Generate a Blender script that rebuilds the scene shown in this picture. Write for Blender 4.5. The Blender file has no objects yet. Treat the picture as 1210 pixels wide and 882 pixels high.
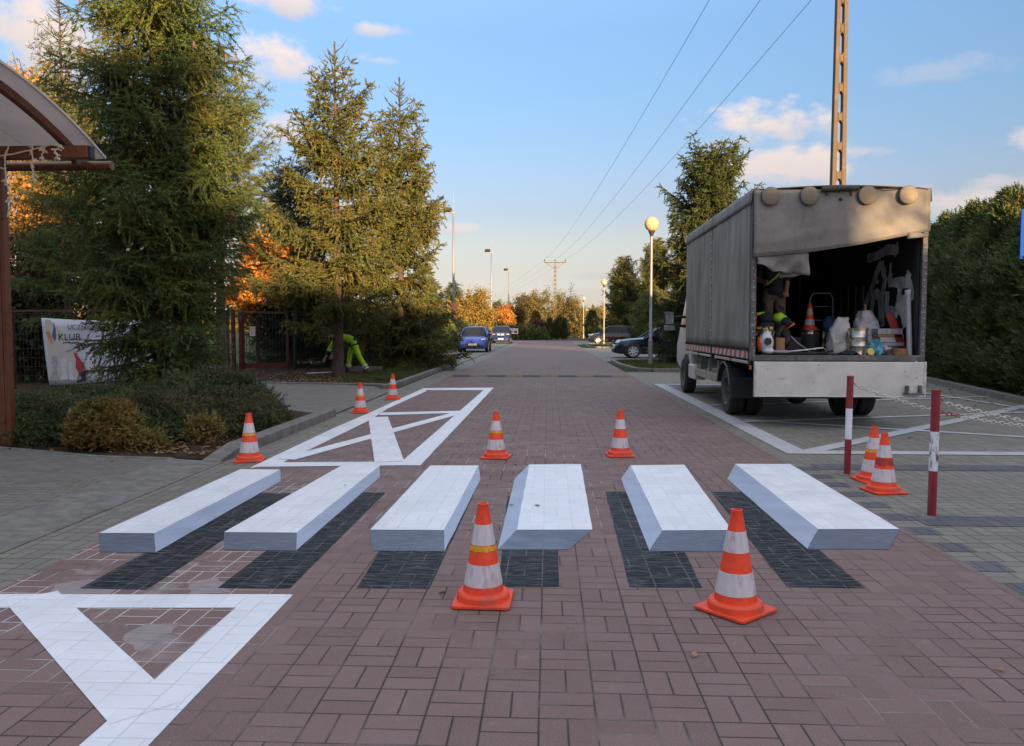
import bpy, bmesh, math, random
import numpy as np
from mathutils import Vector, Matrix, Euler
R = math.radians
scene = bpy.context.scene
COL = scene.collection

# ------------------------------------------------------------------ camera
CAM_H = 1.37
cam_d = bpy.data.cameras.new('camera')
cam_d.sensor_fit = 'HORIZONTAL'; cam_d.sensor_width = 36.0; cam_d.lens = 940.0/1210.0*36.0
cam_d.clip_start = 0.05; cam_d.clip_end = 6000
cam = bpy.data.objects.new('camera', cam_d); COL.objects.link(cam)
cam.location = (0, 0, CAM_H)
cam.rotation_euler = (R(90-3.166), 0, R(2.619))
scene.camera = cam

# ------------------------------------------------------------------ sun, sky, exposure
SUN_EL, SUN_AZ = 4.6, 24.0            # sun low behind the camera, to its right
S = Vector((math.sin(R(SUN_AZ))*math.cos(R(SUN_EL)), -math.cos(R(SUN_AZ))*math.cos(R(SUN_EL)), math.sin(R(SUN_EL))))
sun_d = bpy.data.lights.new('sun', 'SUN'); sun_d.energy = 4.9; sun_d.angle = R(0.6); sun_d.color = (1.0, 0.68, 0.36)
sun = bpy.data.objects.new('sun', sun_d); COL.objects.link(sun)
sun.rotation_euler = (-S).to_track_quat('-Z', 'Y').to_euler()
SKY_STRENGTH = 0.08
scene.view_settings.view_transform = 'Standard'; scene.view_settings.look = 'None'
scene.view_settings.gamma = 1.0; scene.view_settings.use_curve_mapping = False
scene.view_settings.exposure = 1.5

world = bpy.data.worlds.new('World'); scene.world = world; world.use_nodes = True
WT = world.node_tree; WT.nodes.clear()
def wn(t, **k):
    n = WT.nodes.new(t)
    for a, b in k.items(): setattr(n, a, b)
    return n
def wmath(op, a, b=None, c=None, clamp=False):
    n = wn('ShaderNodeMath', operation=op); n.use_clamp = clamp
    for i, v in enumerate((a, b, c)):
        if v is None: continue
        if isinstance(v, (int, float)): n.inputs[i].default_value = v
        else: WT.links.new(v, n.inputs[i])
    return n.outputs[0]
def wmix(f, a, b, blend='MIX'):
    n = wn('ShaderNodeMix', data_type='RGBA', blend_type=blend)
    for s, v in ((0, f), (6, a), (7, b)):
        if isinstance(v, (int, float)): n.inputs[s].default_value = v
        elif isinstance(v, tuple): n.inputs[s].default_value = (*v, 1)
        else: WT.links.new(v, n.inputs[s])
    return n.outputs[2]
sky = wn('ShaderNodeTexSky', sky_type='NISHITA'); sky.sun_disc = False
sky.sun_elevation = R(SUN_EL); sky.sun_rotation = R(180-SUN_AZ)
sky.altitude = 100; sky.air_density = 1.0; sky.dust_density = 0.6; sky.ozone_density = 2.5
tc = wn('ShaderNodeTexCoord'); sx = wn('ShaderNodeSeparateXYZ'); WT.links.new(tc.outputs['Generated'], sx.inputs[0])
az = wmath('ARCTAN2', sx.outputs[0], sx.outputs[1]); el = wmath('ARCSINE', sx.outputs[2])
cv = wn('ShaderNodeCombineXYZ'); WT.links.new(az, cv.inputs[0]); WT.links.new(wmath('MULTIPLY', el, 1.7), cv.inputs[1])
nz = wn('ShaderNodeTexNoise'); nz.inputs['Scale'].default_value = 17; nz.inputs['Detail'].default_value = 7; nz.inputs['Roughness'].default_value = .6
WT.links.new(cv.outputs[0], nz.inputs['Vector'])
nz2 = wn('ShaderNodeTexNoise'); nz2.inputs['Scale'].default_value = 9; nz2.inputs['Detail'].default_value = 5
WT.links.new(cv.outputs[0], nz2.inputs['Vector'])
# clouds: azimuth, elevation, half width, half height (degrees), density, warmth
CLOUDS = [(-18.5, 17.2, 2.7, 1.46, 0.95, 1), (-17.7, 21.1, 3.34, 0.7, 0.85, 1), (-12.0, 19.9, 1.83, 0.43, 0.7, 1), (-12.0, 18.1, 1.29, 0.38, 0.6, 1), (-32.6, 17.3, 4.04, 2.28, 0.95, 0.9), (-18.7, 13.5, 1.73, 0.92, 0.7, 0.85), (14.8, 13.4, 3.34, 1.3, 0.95, 1), (16.0, 10.8, 4.21, 1.46, 0.9, 0.75), (27.2, 7.8, 4.04, 0.92, 0.75, 0.6), (21.0, 11.3, 1.94, 0.43, 0.55, 0.7), (25.2, 15.7, 3.24, 0.65, 0.2, 1), (-6.7, 7.1, 1.29, 0.43, 0.55, 0.9), (3.8, 3.7, 3.34, 0.33, 0.55, 0), (3.4, 2.5, 3.24, 0.49, 0.5, 0), (9.0, 5.3, 2.16, 0.33, 0.3, 0.2), (29.0, 8.8, 2.16, 0.54, 0.5, 0.7), (-37.4, 13.0, 3.24, 2.17, 0.8, 1), (33.0, 11.5, 3.24, 1.35, 0.8, 1)]
alpha = None; lit = None
for (a0, e0, rx, ry, den, warm) in CLOUDS:
    u = wmath('DIVIDE', wmath('SUBTRACT', az, R(a0)), R(rx*1.45)); v = wmath('DIVIDE', wmath('SUBTRACT', el, R(e0)), R(ry*1.5))
    d = wmath('SQRT', wmath('ADD', wmath('MULTIPLY', u, u), wmath('MULTIPLY', v, v)))
    k = wmath('ADD', wmath('SUBTRACT', .86, d), wmath('MULTIPLY', wmath('SUBTRACT', nz.outputs[0], .47), 2.6))
    m = wn('ShaderNodeMapRange', interpolation_type='SMOOTHSTEP'); WT.links.new(k, m.inputs[0]); m.inputs[1].default_value = 0; m.inputs[2].default_value = .8
    m.inputs[3].default_value = 0; m.inputs[4].default_value = den
    al = m.outputs[0]
    l = wmath('MULTIPLY', wmath('MULTIPLY_ADD', wmath('ADD', v, wmath('MULTIPLY', nz2.outputs[0], .8)), .45, .35, clamp=True), warm)
    lw = wmath('MULTIPLY', l, al)
    alpha = al if alpha is None else wmath('MAXIMUM', alpha, al)
    lit = lw if lit is None else wmath('MAXIMUM', lit, lw)
ccol = wmix(wmath('DIVIDE', lit, wmath('MAXIMUM', alpha, .01), clamp=True), (2.9, 2.7, 2.75), (5.3, 4.25, 3.6))
skyc = sky.outputs[0]
# gain by elevation: unseen upper sky brightened and warmed to light the ground
SKY_GAIN = [(0, (1.37, 1.353, 2.204)), (2, (1.306, 1.193, 1.901)), (4, (1.491, 1.082, 1.292)), (6, (1.692, 1.154, 1.14)), (8, (1.639, 1.152, 1.19)), (10, (1.714, 1.256, 1.315)), (13, (1.698, 1.406, 1.464)), (16, (1.751, 1.533, 1.605)), (20, (1.937, 1.72, 1.801)), (25, (2.657, 2.264, 2.285)), (30, (4.77, 3.42, 2.736)), (40, (11.13, 5.9, 3.895)), (50, (15.9, 7.9, 4.94)), (60, (20.14, 9.7, 5.985)), (75, (24.38, 11.9, 7.315)), (90, (25.44, 12.5, 7.6))]
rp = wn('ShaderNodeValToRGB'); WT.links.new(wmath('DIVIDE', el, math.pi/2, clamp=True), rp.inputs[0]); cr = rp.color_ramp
while len(cr.elements) < len(SKY_GAIN): cr.elements.new(.5)
for i, (e_, g_) in enumerate(SKY_GAIN): cr.elements[i].position = e_/90
for i, (e_, g_) in enumerate(SKY_GAIN): cr.elements[i].color = (g_[0]/30, g_[1]/30, g_[2]/30, 1)
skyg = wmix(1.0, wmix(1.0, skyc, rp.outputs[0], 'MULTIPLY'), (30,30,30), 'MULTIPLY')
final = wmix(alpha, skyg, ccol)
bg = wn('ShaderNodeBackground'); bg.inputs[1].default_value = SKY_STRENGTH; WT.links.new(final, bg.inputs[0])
wo = wn('ShaderNodeOutputWorld'); WT.links.new(bg.outputs[0], wo.inputs[0])

# ------------------------------------------------------------------ tagging and mesh helpers
def tag(o, label=None, cat=None, group=None, kind=None):
    if label: o['label'] = label
    if cat: o['category'] = cat
    if group: o['group'] = group
    if kind: o['kind'] = kind
    return o
def thing(name, label, cat, loc=(0,0,0), rz=0.0, group=None):
    o = bpy.data.objects.new(name, None); COL.objects.link(o); o.empty_display_size = .2
    o.location = loc; o.rotation_euler = (0,0,rz)
    return tag(o, label, cat, group)
def link_mesh(name, me, m=None, parent=None, smooth=False):
    if m is not None and not me.materials: me.materials.append(m)
    if smooth:
        me.polygons.foreach_set('use_smooth', [True]*len(me.polygons))
    o = bpy.data.objects.new(name, me); COL.objects.link(o)
    if parent is not None: o.parent = parent
    return o
def tri_mesh(name, V, F, m, parent=None):
    V = np.asarray(V, np.float32); F = np.asarray(F, np.int32); k = F.shape[1]
    me = bpy.data.meshes.new(name)
    me.vertices.add(len(V)); me.vertices.foreach_set('co', V.ravel())
    me.loops.add(F.size); me.loops.foreach_set('vertex_index', F.ravel())
    me.polygons.add(len(F)); me.polygons.foreach_set('loop_start', np.arange(0, F.size, k, dtype=np.int32))
    me.update(calc_edges=True)
    return link_mesh(name, me, m, parent)
def copy_tree(o, parent=None):
    c = o.copy(); COL.objects.link(c)
    if parent is not None: c.parent = parent
    for ch in list(o.children): copy_tree(ch, c)
    return c
class MB:
    """collects simple shapes and links them as one mesh"""
    def __init__(s): s.v = []; s.f = []
    def add(s, vs, fs):
        n = len(s.v); s.v += [tuple(v) for v in vs]; s.f += [tuple(i+n for i in f) for f in fs]; return s
    def box(s, c, d, rot=None):
        hx, hy, hz = d[0]/2, d[1]/2, d[2]/2
        vs = [Vector((x,y,z)) for x in (-hx,hx) for y in (-hy,hy) for z in (-hz,hz)]
        if rot is not None:
            M = rot if isinstance(rot, Matrix) else Euler(rot).to_matrix()
            vs = [M @ v for v in vs]
        c = Vector(c)
        return s.add([v+c for v in vs], [(0,1,3,2),(4,6,7,5),(0,4,5,1),(2,3,7,6),(0,2,6,4),(1,5,7,3)])
    def b2(s, lo, hi): return s.box([(a+b)/2 for a,b in zip(lo,hi)], [abs(b-a) for a,b in zip(lo,hi)])
    def tube(s, pts, r, n=8, caps=True):
        pts = [Vector(p) for p in pts]; rs = r if isinstance(r, (list,tuple)) else [r]*len(pts)
        prev = None; rings = []
        for i, p in enumerate(pts):
            t = (pts[min(i+1,len(pts)-1)]-pts[max(i-1,0)]).normalized()
            if prev is None:
                a = Vector((0,0,1)) if abs(t.z) < .9 else Vector((1,0,0)); x = t.cross(a).normalized()
            else: x = (prev - t*prev.dot(t)).normalized()
            prev = x; y = t.cross(x)
            rings.append([p + (x*math.cos(2*math.pi*k/n) + y*math.sin(2*math.pi*k/n))*rs[i] for k in range(n)])
        vs = [v for rg in rings for v in rg]; fs = []
        for i in range(len(rings)-1):
            for k in range(n):
                fs.append((i*n+k, i*n+(k+1)%n, (i+1)*n+(k+1)%n, (i+1)*n+k))
        if caps: fs += [tuple(reversed(range(n))), tuple((len(rings)-1)*n+k for k in range(n))]
        return s.add(vs, fs)
    def lathe(s, prof, n=24, c=(0,0,0), M=None, cap=True):
        vs = []; c = Vector(c)
        for (r, z) in prof:
            for k in range(n):
                v = Vector((r*math.cos(2*math.pi*k/n), r*math.sin(2*math.pi*k/n), z))
                vs.append((M @ v if M is not None else v)+c)
        fs = []
        for i in range(len(prof)-1):
            for k in range(n): fs.append((i*n+k, i*n+(k+1)%n, (i+1)*n+(k+1)%n, (i+1)*n+k))
        if cap: fs += [tuple(reversed(range(n))), tuple((len(prof)-1)*n+k for k in range(n))]
        return s.add(vs, fs)
    def prism(s, pts, d):
        """closed outline (3-D points) pushed along vector d"""
        d = Vector(d); n = len(pts); a = [Vector(p) for p in pts]
        return s.add(a+[p+d for p in a], [tuple(range(n)), tuple(reversed(range(n,2*n)))]+[(i,i+n,(i+1)%n+n,(i+1)%n) for i in range(n)])
    def sphere(s, c, r, nu=16, nv=10, sc=(1,1,1)):
        prof = [(max(r*math.sin(math.pi*i/nv),1e-4), -r*math.cos(math.pi*i/nv)) for i in range(nv+1)]
        return s.lathe(prof, nu, c, Matrix.Diagonal(sc))
    def flat(s, pts, z=None):
        vs = [(p[0],p[1],z if z is not None else p[2]) for p in pts]
        return s.add(vs, [tuple(range(len(vs)))])
    def build(s, name, m=None, parent=None, smooth=False, bevel=0, seg=2, autosmooth=None):
        me = bpy.data.meshes.new(name); me.from_pydata(s.v, [], s.f); me.validate()
        bm = bmesh.new(); bm.from_mesh(me); bmesh.ops.recalc_face_normals(bm, faces=bm.faces); bm.to_mesh(me); bm.free()
        if autosmooth is not None:
            me.polygons.foreach_set('use_smooth', [True]*len(me.polygons))
            bm = bmesh.new(); bm.from_mesh(me)
            for e in bm.edges:
                if len(e.link_faces) == 2 and e.calc_face_angle(0) > R(autosmooth): e.smooth = False
            bm.to_mesh(me); bm.free()
        o = link_mesh(name, me, m, parent, smooth)
        if bevel:
            b = o.modifiers.new('bevel','BEVEL'); b.width = bevel; b.segments = seg; b.limit_method = 'ANGLE'; b.angle_limit = R(35)
        return o
def up_normals(o):
    me = o.data
    for p in me.polygons:
        if p.normal.z < 0: p.flip()
    me.update(); return o
# ------------------------------------------------------------------ materials
class NT:
    def __init__(s, name):
        s.m = bpy.data.materials.new(name); s.m.use_nodes = True; s.t = s.m.node_tree; s.t.nodes.clear()
        s.out = s.t.nodes.new('ShaderNodeOutputMaterial')
    def n(s, t, **k):
        n = s.t.nodes.new(t)
        for a, b in k.items(): setattr(n, a, b)
        return n
    def put(s, sock, v):
        if v is None: return
        if isinstance(v, (int,float)): sock.default_value = v
        elif isinstance(v, tuple): sock.default_value = (*v,1) if len(v)==3 and sock.type=='RGBA' else v
        else: s.t.links.new(v, sock)
    def math(s, op, a, b=None, c=None, clamp=False):
        n = s.n('ShaderNodeMath', operation=op); n.use_clamp = clamp
        for i, v in enumerate((a,b,c)): s.put(n.inputs[i], v)
        return n.outputs[0]
    def mix(s, f, a, b, blend='MIX'):
        n = s.n('ShaderNodeMix', data_type='RGBA', blend_type=blend)
        s.put(n.inputs[0], f); s.put(n.inputs[6], a); s.put(n.inputs[7], b); return n.outputs[2]
    def noise(s, scale, detail=4, rough=.55, vec=None):
        n = s.n('ShaderNodeTexNoise'); n.inputs['Scale'].default_value = scale; n.inputs['Detail'].default_value = detail; n.inputs['Roughness'].default_value = rough
        if vec is not None: s.t.links.new(vec, n.inputs['Vector'])
        return n.outputs[0]
    def ramp(s, v, lo, hi, a=0.0, b=1.0, smooth=True):
        n = s.n('ShaderNodeMapRange', interpolation_type='SMOOTHSTEP' if smooth else 'LINEAR')
        s.put(n.inputs[0], v); n.inputs[1].default_value = lo; n.inputs[2].default_value = hi; n.inputs[3].default_value = a; n.inputs[4].default_value = b
        return n.outputs[0]
    def pos(s): return s.n('ShaderNodeNewGeometry').outputs['Position']
    def obj(s): return s.n('ShaderNodeTexCoord').outputs['Object']
    def scale(s, vec, sc):
        n = s.n('ShaderNodeVectorMath', operation='MULTIPLY'); s.put(n.inputs[0], vec); n.inputs[1].default_value = sc; return n.outputs[0]
    def bump(s, h, strength=.3, dist=.01):
        n = s.n('ShaderNodeBump'); n.inputs['Strength'].default_value = strength; n.inputs['Distance'].default_value = dist; s.put(n.inputs['Height'], h); return n.outputs[0]
    def bsdf(s, col, rough=.7, metal=0.0, normal=None, spec=None, **kw):
        b = s.n('ShaderNodeBsdfPrincipled'); s.put(b.inputs['Base Color'], col); s.put(b.inputs['Roughness'], rough); s.put(b.inputs['Metallic'], metal)
        if normal is not None: s.put(b.inputs['Normal'], normal)
        if spec is not None: s.put(b.inputs['Specular IOR Level'], spec)
        for k, v in kw.items(): s.put(b.inputs[k.replace('_',' ')], v)
        s.t.links.new(b.outputs[0], s.out.inputs[0]); return s.m
def plain(name, col, rough=.6, metal=0.0, var=.25, scale=8.0, bump=.0, dirt=None, spec=None, dirt_amt=.5, stretch=None, **kw):
    """one colour broken up by noise, with optional dirt patches"""
    t = NT(name); v = t.obj()
    if stretch: v = t.scale(v, stretch)
    nz = t.noise(scale, 6, .6, v)
    c = t.mix(t.ramp(nz, .3, .7), tuple(x*(1-var) for x in col), tuple(min(x*(1+var*.6),1) for x in col))
    if dirt: c = t.mix(t.math('MULTIPLY', t.ramp(t.noise(scale*.45, 8, .7, v), .5, .68), dirt_amt), c, dirt)
    r = t.ramp(nz, .2, .8, max(rough-.12,.02), min(rough+.12,1))
    nrm = t.bump(t.noise(scale*6, 4, .6, v), bump, .01) if bump else None
    return t.bsdf(c, r, metal, nrm, spec, **kw)

def paver_nodes(t, basket=True, ox=.03, oy=.09, cell=.2):
    """joint mask (1 = joint), per-block random 0..1, height"""
    p = t.n('ShaderNodeSeparateXYZ'); t.t.links.new(t.pos(), p.inputs[0])
    # slight wander so that rows are not ruler-straight
    w = t.n('ShaderNodeTexNoise'); w.inputs['Scale'].default_value = 2.3; w.inputs['Detail'].default_value = 2
    t.t.links.new(t.pos(), w.inputs['Vector']); ws = t.n('ShaderNodeSeparateColor'); t.t.links.new(w.outputs['Color'], ws.inputs[0])
    x = t.math('ADD', p.outputs[0], t.math('MULTIPLY', t.math('SUBTRACT', ws.outputs[0], .5), .006))
    y = t.math('ADD', p.outputs[1], t.math('MULTIPLY', t.math('SUBTRACT', ws.outputs[1], .5), .006))
    if basket:
        u = t.math('ADD', t.math('DIVIDE', x, cell), ox/cell+500); v = t.math('ADD', t.math('DIVIDE', y, cell), oy/cell+500)
        iu = t.math('FLOOR', u); iv = t.math('FLOOR', v); fu = t.math('FRACT', u); fv = t.math('FRACT', v)
        par = t.math('MODULO', t.math('ADD', iu, iv), 2)
        fm = t.math('ADD', t.math('MULTIPLY', par, fu), t.math('MULTIPLY', t.math('SUBTRACT', 1, par), fv))
        dm = t.math('ABSOLUTE', t.math('SUBTRACT', fm, .5))
        de = t.math('MINIMUM', t.math('MINIMUM', fu, t.math('SUBTRACT', 1, fu)), t.math('MINIMUM', fv, t.math('SUBTRACT', 1, fv)))
        d = t.math('MULTIPLY', t.math('MINIMUM', dm, de), cell)
        half = t.math('GREATER_THAN', fm, .5)
        ids = (iu, iv, half)
    else:
        v = t.math('ADD', t.math('DIVIDE', y, .1), 500.3); iv = t.math('FLOOR', v); fv = t.math('FRACT', v)
        u = t.math('ADD', t.math('ADD', t.math('DIVIDE', x, .2), 500.1), t.math('MULTIPLY', t.math('MODULO', iv, 2), .5)); iu = t.math('FLOOR', u); fu = t.math('FRACT', u)
        d = t.math('MINIMUM', t.math('MULTIPLY', t.math('MINIMUM', fv, t.math('SUBTRACT', 1, fv)), .1), t.math('MULTIPLY', t.math('MINIMUM', fu, t.math('SUBTRACT', 1, fu)), .2))
        ids = (iu, iv, 0.0)
    joint = t.ramp(d, .0018, .0048, 1, 0)
    c = t.n('ShaderNodeCombineXYZ')
    for i, s in enumerate(ids): t.put(c.inputs[i], s)
    wn_ = t.n('ShaderNodeTexWhiteNoise', noise_dimensions='3D'); t.t.links.new(c.outputs[0], wn_.inputs['Vector'])
    return joint, wn_.outputs['Value'], t.ramp(d, .0, .009, 0, 1)
def paver(name, ca, cb, joint_col, basket=True, residue=False, jvar=None):
    t = NT(name); j, rnd, h = paver_nodes(t, basket)
    P = t.pos()
    c = t.mix(rnd, ca, cb)
    c = t.mix(t.ramp(t.noise(.45, 5, .6, P), .35, .7, 0, .3), c, tuple(x*.62 for x in ca))          # broad worn and damp patches
    c = t.mix(t.ramp(t.noise(160, 3, .7, P), .35, .75, 0, .6), c, tuple(x*1.5 for x in cb))            # grit in the concrete
    c = t.mix(t.ramp(t.noise(7, 6, .75, P), .58, .76, 0, .5), c, tuple(min(1,x*1.6+.02) for x in cb))   # scuffs
    c = t.mix(t.ramp(t.noise(2.2, 7, .75, P), .62, .72, 0, .5), c, tuple(x*.4 for x in ca))             # oil and tyre stains
    jc = t.mix(t.ramp(t.noise(1.1, 5, .6, P), .46, .68), joint_col, jvar or tuple(min(1,x*2.2) for x in joint_col))
    if residue:
        sp = t.n('ShaderNodeSeparateXYZ'); t.t.links.new(P, sp.inputs[0])
        # thin film of washed-off white paint left of the crosswalk, strongest in the joints
        ax = t.ramp(sp.outputs[0], -1.0, -1.9, 0, 1); ay = t.math('MULTIPLY', t.ramp(sp.outputs[1], 2.6, 3.4), t.ramp(sp.outputs[1], 8.2, 6.6))
        ar = t.math('MULTIPLY', ax, ay)
        ar2 = t.math('MULTIPLY', t.ramp(sp.outputs[0], 1.6, -.2), t.math('MULTIPLY', t.ramp(sp.outputs[1], 4.5, 5.5), t.ramp(sp.outputs[1], 12, 8)))
        film = t.math('MULTIPLY', ar, t.ramp(t.noise(2.6, 7, .7, P), .52, .7, 0, .5))
        c = t.mix(film, c, (.42,.38,.37))
        jm = t.math('MAXIMUM', t.math('MULTIPLY', ar, t.ramp(t.noise(1.7, 3, .5, P), .40, .5)), t.math('MULTIPLY', ar2, t.ramp(t.noise(2.4, 3, .5, P), .48, .56, 0, .6)))
        jc = t.mix(jm, jc, (.55,.52,.50))
    c = t.mix(j, c, jc)
    hh = t.math('ADD', h, t.math('MULTIPLY', t.noise(220, 3, .6, P), .16))
    hh = t.math('ADD', hh, t.math('MULTIPLY', rnd, .12))
    return t.bsdf(c, t.ramp(t.noise(5, 4, .6, P), .3, .7, .62, .86), 0, t.bump(hh, .55, .006), .35)
def ground_paint(name, col, worn, wear=.12, sheen=.45, jcol=None, spec=.4):
    """road paint: the pavers' joints show through it"""
    t = NT(name); j, rnd, h = paver_nodes(t); P = t.pos()
    c = t.mix(rnd, tuple(x*.93 for x in col), col)
    c = t.mix(t.ramp(t.noise(1.6, 6, .65, P), .4, .7, 0, .3), c, tuple(x*.8 for x in col))
    st = t.scale(P, (2.5, 22, 1))
    c = t.mix(t.math('MULTIPLY', t.ramp(t.noise(3.0, 8, .75, st), .47, .68), wear*2.2), c, worn)
    c = t.mix(t.ramp(t.noise(140, 2, .6, P), .70, .78, 0, wear*2), c, worn)
    jbroken = t.math('MULTIPLY', j, t.ramp(t.noise(6, 4, .6, P), .38, .6, .10, .65))
    c = t.mix(jbroken, c, jcol or tuple(a*.52+b*.25 for a, b in zip(col, worn)))
    hh = t.math('ADD', t.math('MULTIPLY', h, .8), t.math('MULTIPLY', t.noise(90, 3, .6, P), .14))
    return t.bsdf(c, t.ramp(t.noise(3, 4, .6, P), .3, .7, sheen-.1, sheen+.15), 0, t.bump(hh, .35, .004), spec)
M = {}
M['road'] = paver('red_pavers', (.150,.096,.086), (.196,.128,.114), (.042,.031,.027), True, True, (.24,.20,.175))
M['grey_paver'] = paver('grey_pavers', (.148,.134,.110), (.212,.194,.162), (.045,.042,.038))
M['dark_paver'] = paver('charcoal_pavers', (.075,.076,.082), (.115,.116,.122), (.03,.03,.03))
M['walk'] = paver('footpath_pavers', (.138,.120,.100), (.190,.168,.142), (.055,.05,.044), False)
M['white_paint'] = ground_paint('white_road_paint', (.80,.81,.84), (.42,.38,.38), .07)
M['old_paint'] = ground_paint('old_white_line_paint', (.52,.52,.52), (.2,.19,.18), .3)
M['lilac_paint'] = ground_paint('pale_blue_grey_paint', (.35,.40,.51), (.52,.54,.62), .10)
M['slate_paint'] = ground_paint('slate_grey_paint', (.100,.116,.158), (.30,.33,.40), .22)
M['black_paint'] = ground_paint('black_blue_paint', (.013,.016,.020), (.17,.165,.165), .40, .62, (.17,.165,.165), .12)
M['ghost_paint'] = ground_paint('scrubbed_paint', (.31,.26,.25), (.19,.125,.12), .45, .7)
M['kerb'] = plain('kerb_concrete', (.185,.170,.150), .85, var=.3, scale=9, bump=.4, dirt=(.09,.08,.065), dirt_amt=.6)
def soil_mat():
    t = NT('soil'); P = t.pos()
    c = t.mix(t.ramp(t.noise(3, 8, .7, P), .35, .65), (.035,.024,.016), (.085,.058,.038))
    c = t.mix(t.ramp(t.noise(60, 4, .7, P), .55, .7, 0, .7), c, (.13,.085,.05))
    return t.bsdf(c, .95, 0, t.bump(t.noise(25, 8, .7, P), .8, .05), .1)
M['soil'] = soil_mat()
def grass_ground():
    t = NT('grass_ground'); P = t.pos()
    c = t.mix(t.ramp(t.noise(.6, 8, .7, P), .3, .7), (.035,.055,.014), (.075,.085,.026))
    c = t.mix(t.ramp(t.noise(18, 6, .7, P), .4, .7, 0, .6), c, (.09,.075,.035))
    return t.bsdf(c, .95, 0, t.bump(t.noise(40, 6, .7, P), .8, .04), .1)
M['grass_ground'] = grass_ground()

def leaf_mat(name, a, b, c3=None, trans=.25, rough=.55, sc=1.2, brown=None):
    t = NT(name); g = t.n('ShaderNodeNewGeometry')
    c = t.mix(t.math('MULTIPLY_ADD', g.outputs['Random Per Island'], .6, .2), a, b)
    if c3: c = t.mix(t.ramp(t.noise(sc, 4, .6, t.obj()), .42, .66), c, c3)
    if brown: c = t.mix(t.ramp(t.noise(sc*2.7, 5, .6, t.obj()), .60, .68, 0, .75), c, brown)
    cl = t.noise(sc*2.1, 3, .5, t.obj()); c = t.mix(t.ramp(cl, .36, .52, .62, 0), c, tuple(x*.42 for x in a)); c = t.mix(t.ramp(cl, .54, .66, 0, .45), c, tuple(x*1.35 for x in b))   # older dark sprays and paler young ones
    p = t.n('ShaderNodeBsdfPrincipled'); t.put(p.inputs['Base Color'], c); p.inputs['Roughness'].default_value = rough; p.inputs['Specular IOR Level'].default_value = .25
    tr = t.n('ShaderNodeBsdfTranslucent'); t.put(tr.inputs[0], c)
    mx = t.n('ShaderNodeMixShader'); mx.inputs[0].default_value = trans; t.t.links.new(p.outputs[0], mx.inputs[1]); t.t.links.new(tr.outputs[0], mx.inputs[2])
    t.t.links.new(mx.outputs[0], t.out.inputs[0]); return t.m
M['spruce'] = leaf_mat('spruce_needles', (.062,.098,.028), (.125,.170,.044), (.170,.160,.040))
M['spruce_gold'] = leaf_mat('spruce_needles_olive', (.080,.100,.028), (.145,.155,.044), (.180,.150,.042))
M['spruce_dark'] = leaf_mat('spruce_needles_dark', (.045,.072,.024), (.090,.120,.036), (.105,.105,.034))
M['pine'] = leaf_mat('pine_needles', (.080,.115,.036), (.165,.190,.055), (.17,.16,.045))
M['pine_dark'] = leaf_mat('pine_needles_dark', (.025,.040,.026), (.055,.072,.040))
M['thuja'] = leaf_mat('thuja_scales', (.058,.092,.030), (.130,.170,.052), (.120,.120,.042), brown=(.11,.075,.035))
M['yew'] = leaf_mat('cotoneaster_leaves', (.050,.076,.028), (.120,.145,.052), (.115,.090,.04))
M['yellow_shrub'] = leaf_mat('golden_shrub_leaves', (.17,.135,.035), (.34,.265,.06), (.17,.085,.035))
M['red_shrub'] = leaf_mat('barberry_leaves', (.06,.018,.018), (.10,.03,.028))
M['orange_leaf'] = leaf_mat('orange_autumn_leaves', (.44,.19,.04), (.60,.33,.07), (.48,.16,.04), trans=.4)
M['birch_leaf'] = leaf_mat('birch_autumn_leaves', (.32,.17,.05), (.48,.28,.09), trans=.35)
M['gold_leaf'] = leaf_mat('yellow_autumn_leaves', (.20,.155,.040), (.32,.23,.055), (.24,.13,.035), trans=.3)
M['green_leaf'] = leaf_mat('hedge_leaves', (.055,.080,.018), (.12,.145,.036), (.15,.135,.03))
M['dark_leaf'] = leaf_mat('creeper_leaves', (.028,.042,.014), (.065,.085,.026), (.11,.055,.020))
M['willow_leaf'] = leaf_mat('willow_leaves', (.10,.095,.032), (.19,.16,.05), (.2,.13,.045))
M['brown_leaf'] = leaf_mat('dry_leaves', (.16,.085,.035), (.36,.22,.09), (.28,.15,.09), trans=.1, sc=8)
M['grass_blade'] = leaf_mat('grass_blades', (.045,.075,.016), (.11,.14,.036), (.12,.10,.036), sc=.5)
M['bark'] = plain('spruce_bark', (.085,.055,.040), .95, var=.5, scale=14, bump=1.0, stretch=(1,1,.3))
M['twig'] = plain('twigs', (.070,.048,.032), .9, var=.4, scale=9)
M['cone_brown'] = plain('seed_cones', (.17,.075,.035), .8, var=.35, scale=30)
M['orange'] = plain('orange_rubber', (.90,.068,.018), .45, var=.12, scale=14, bump=.05, dirt=(.34,.05,.03), dirt_amt=.6)
M['orange_base'] = plain('orange_rubber_base', (.88,.075,.022), .55, var=.15, scale=10, dirt=(.28,.09,.06), dirt_amt=.75)
M['cone_white'] = plain('scuffed_reflective_white', (.64,.57,.58), .45, var=.14, scale=34, dirt=(.36,.25,.25), dirt_amt=.8, stretch=(1,1,.28))
M['cone_yellow'] = plain('yellow_sticker', (.80,.36,.012), .5, var=.2, scale=30, dirt=(.3,.08,.02), dirt_amt=.7)
M['cone_red'] = plain('torn_red_sticker', (.50,.03,.02), .5, var=.3, scale=30, dirt=(.10,.015,.015), dirt_amt=.9)
M['post_red'] = plain('post_red_paint', (.26,.018,.026), .45, var=.2, scale=7, dirt=(.07,.02,.015), dirt_amt=.35)
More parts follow.
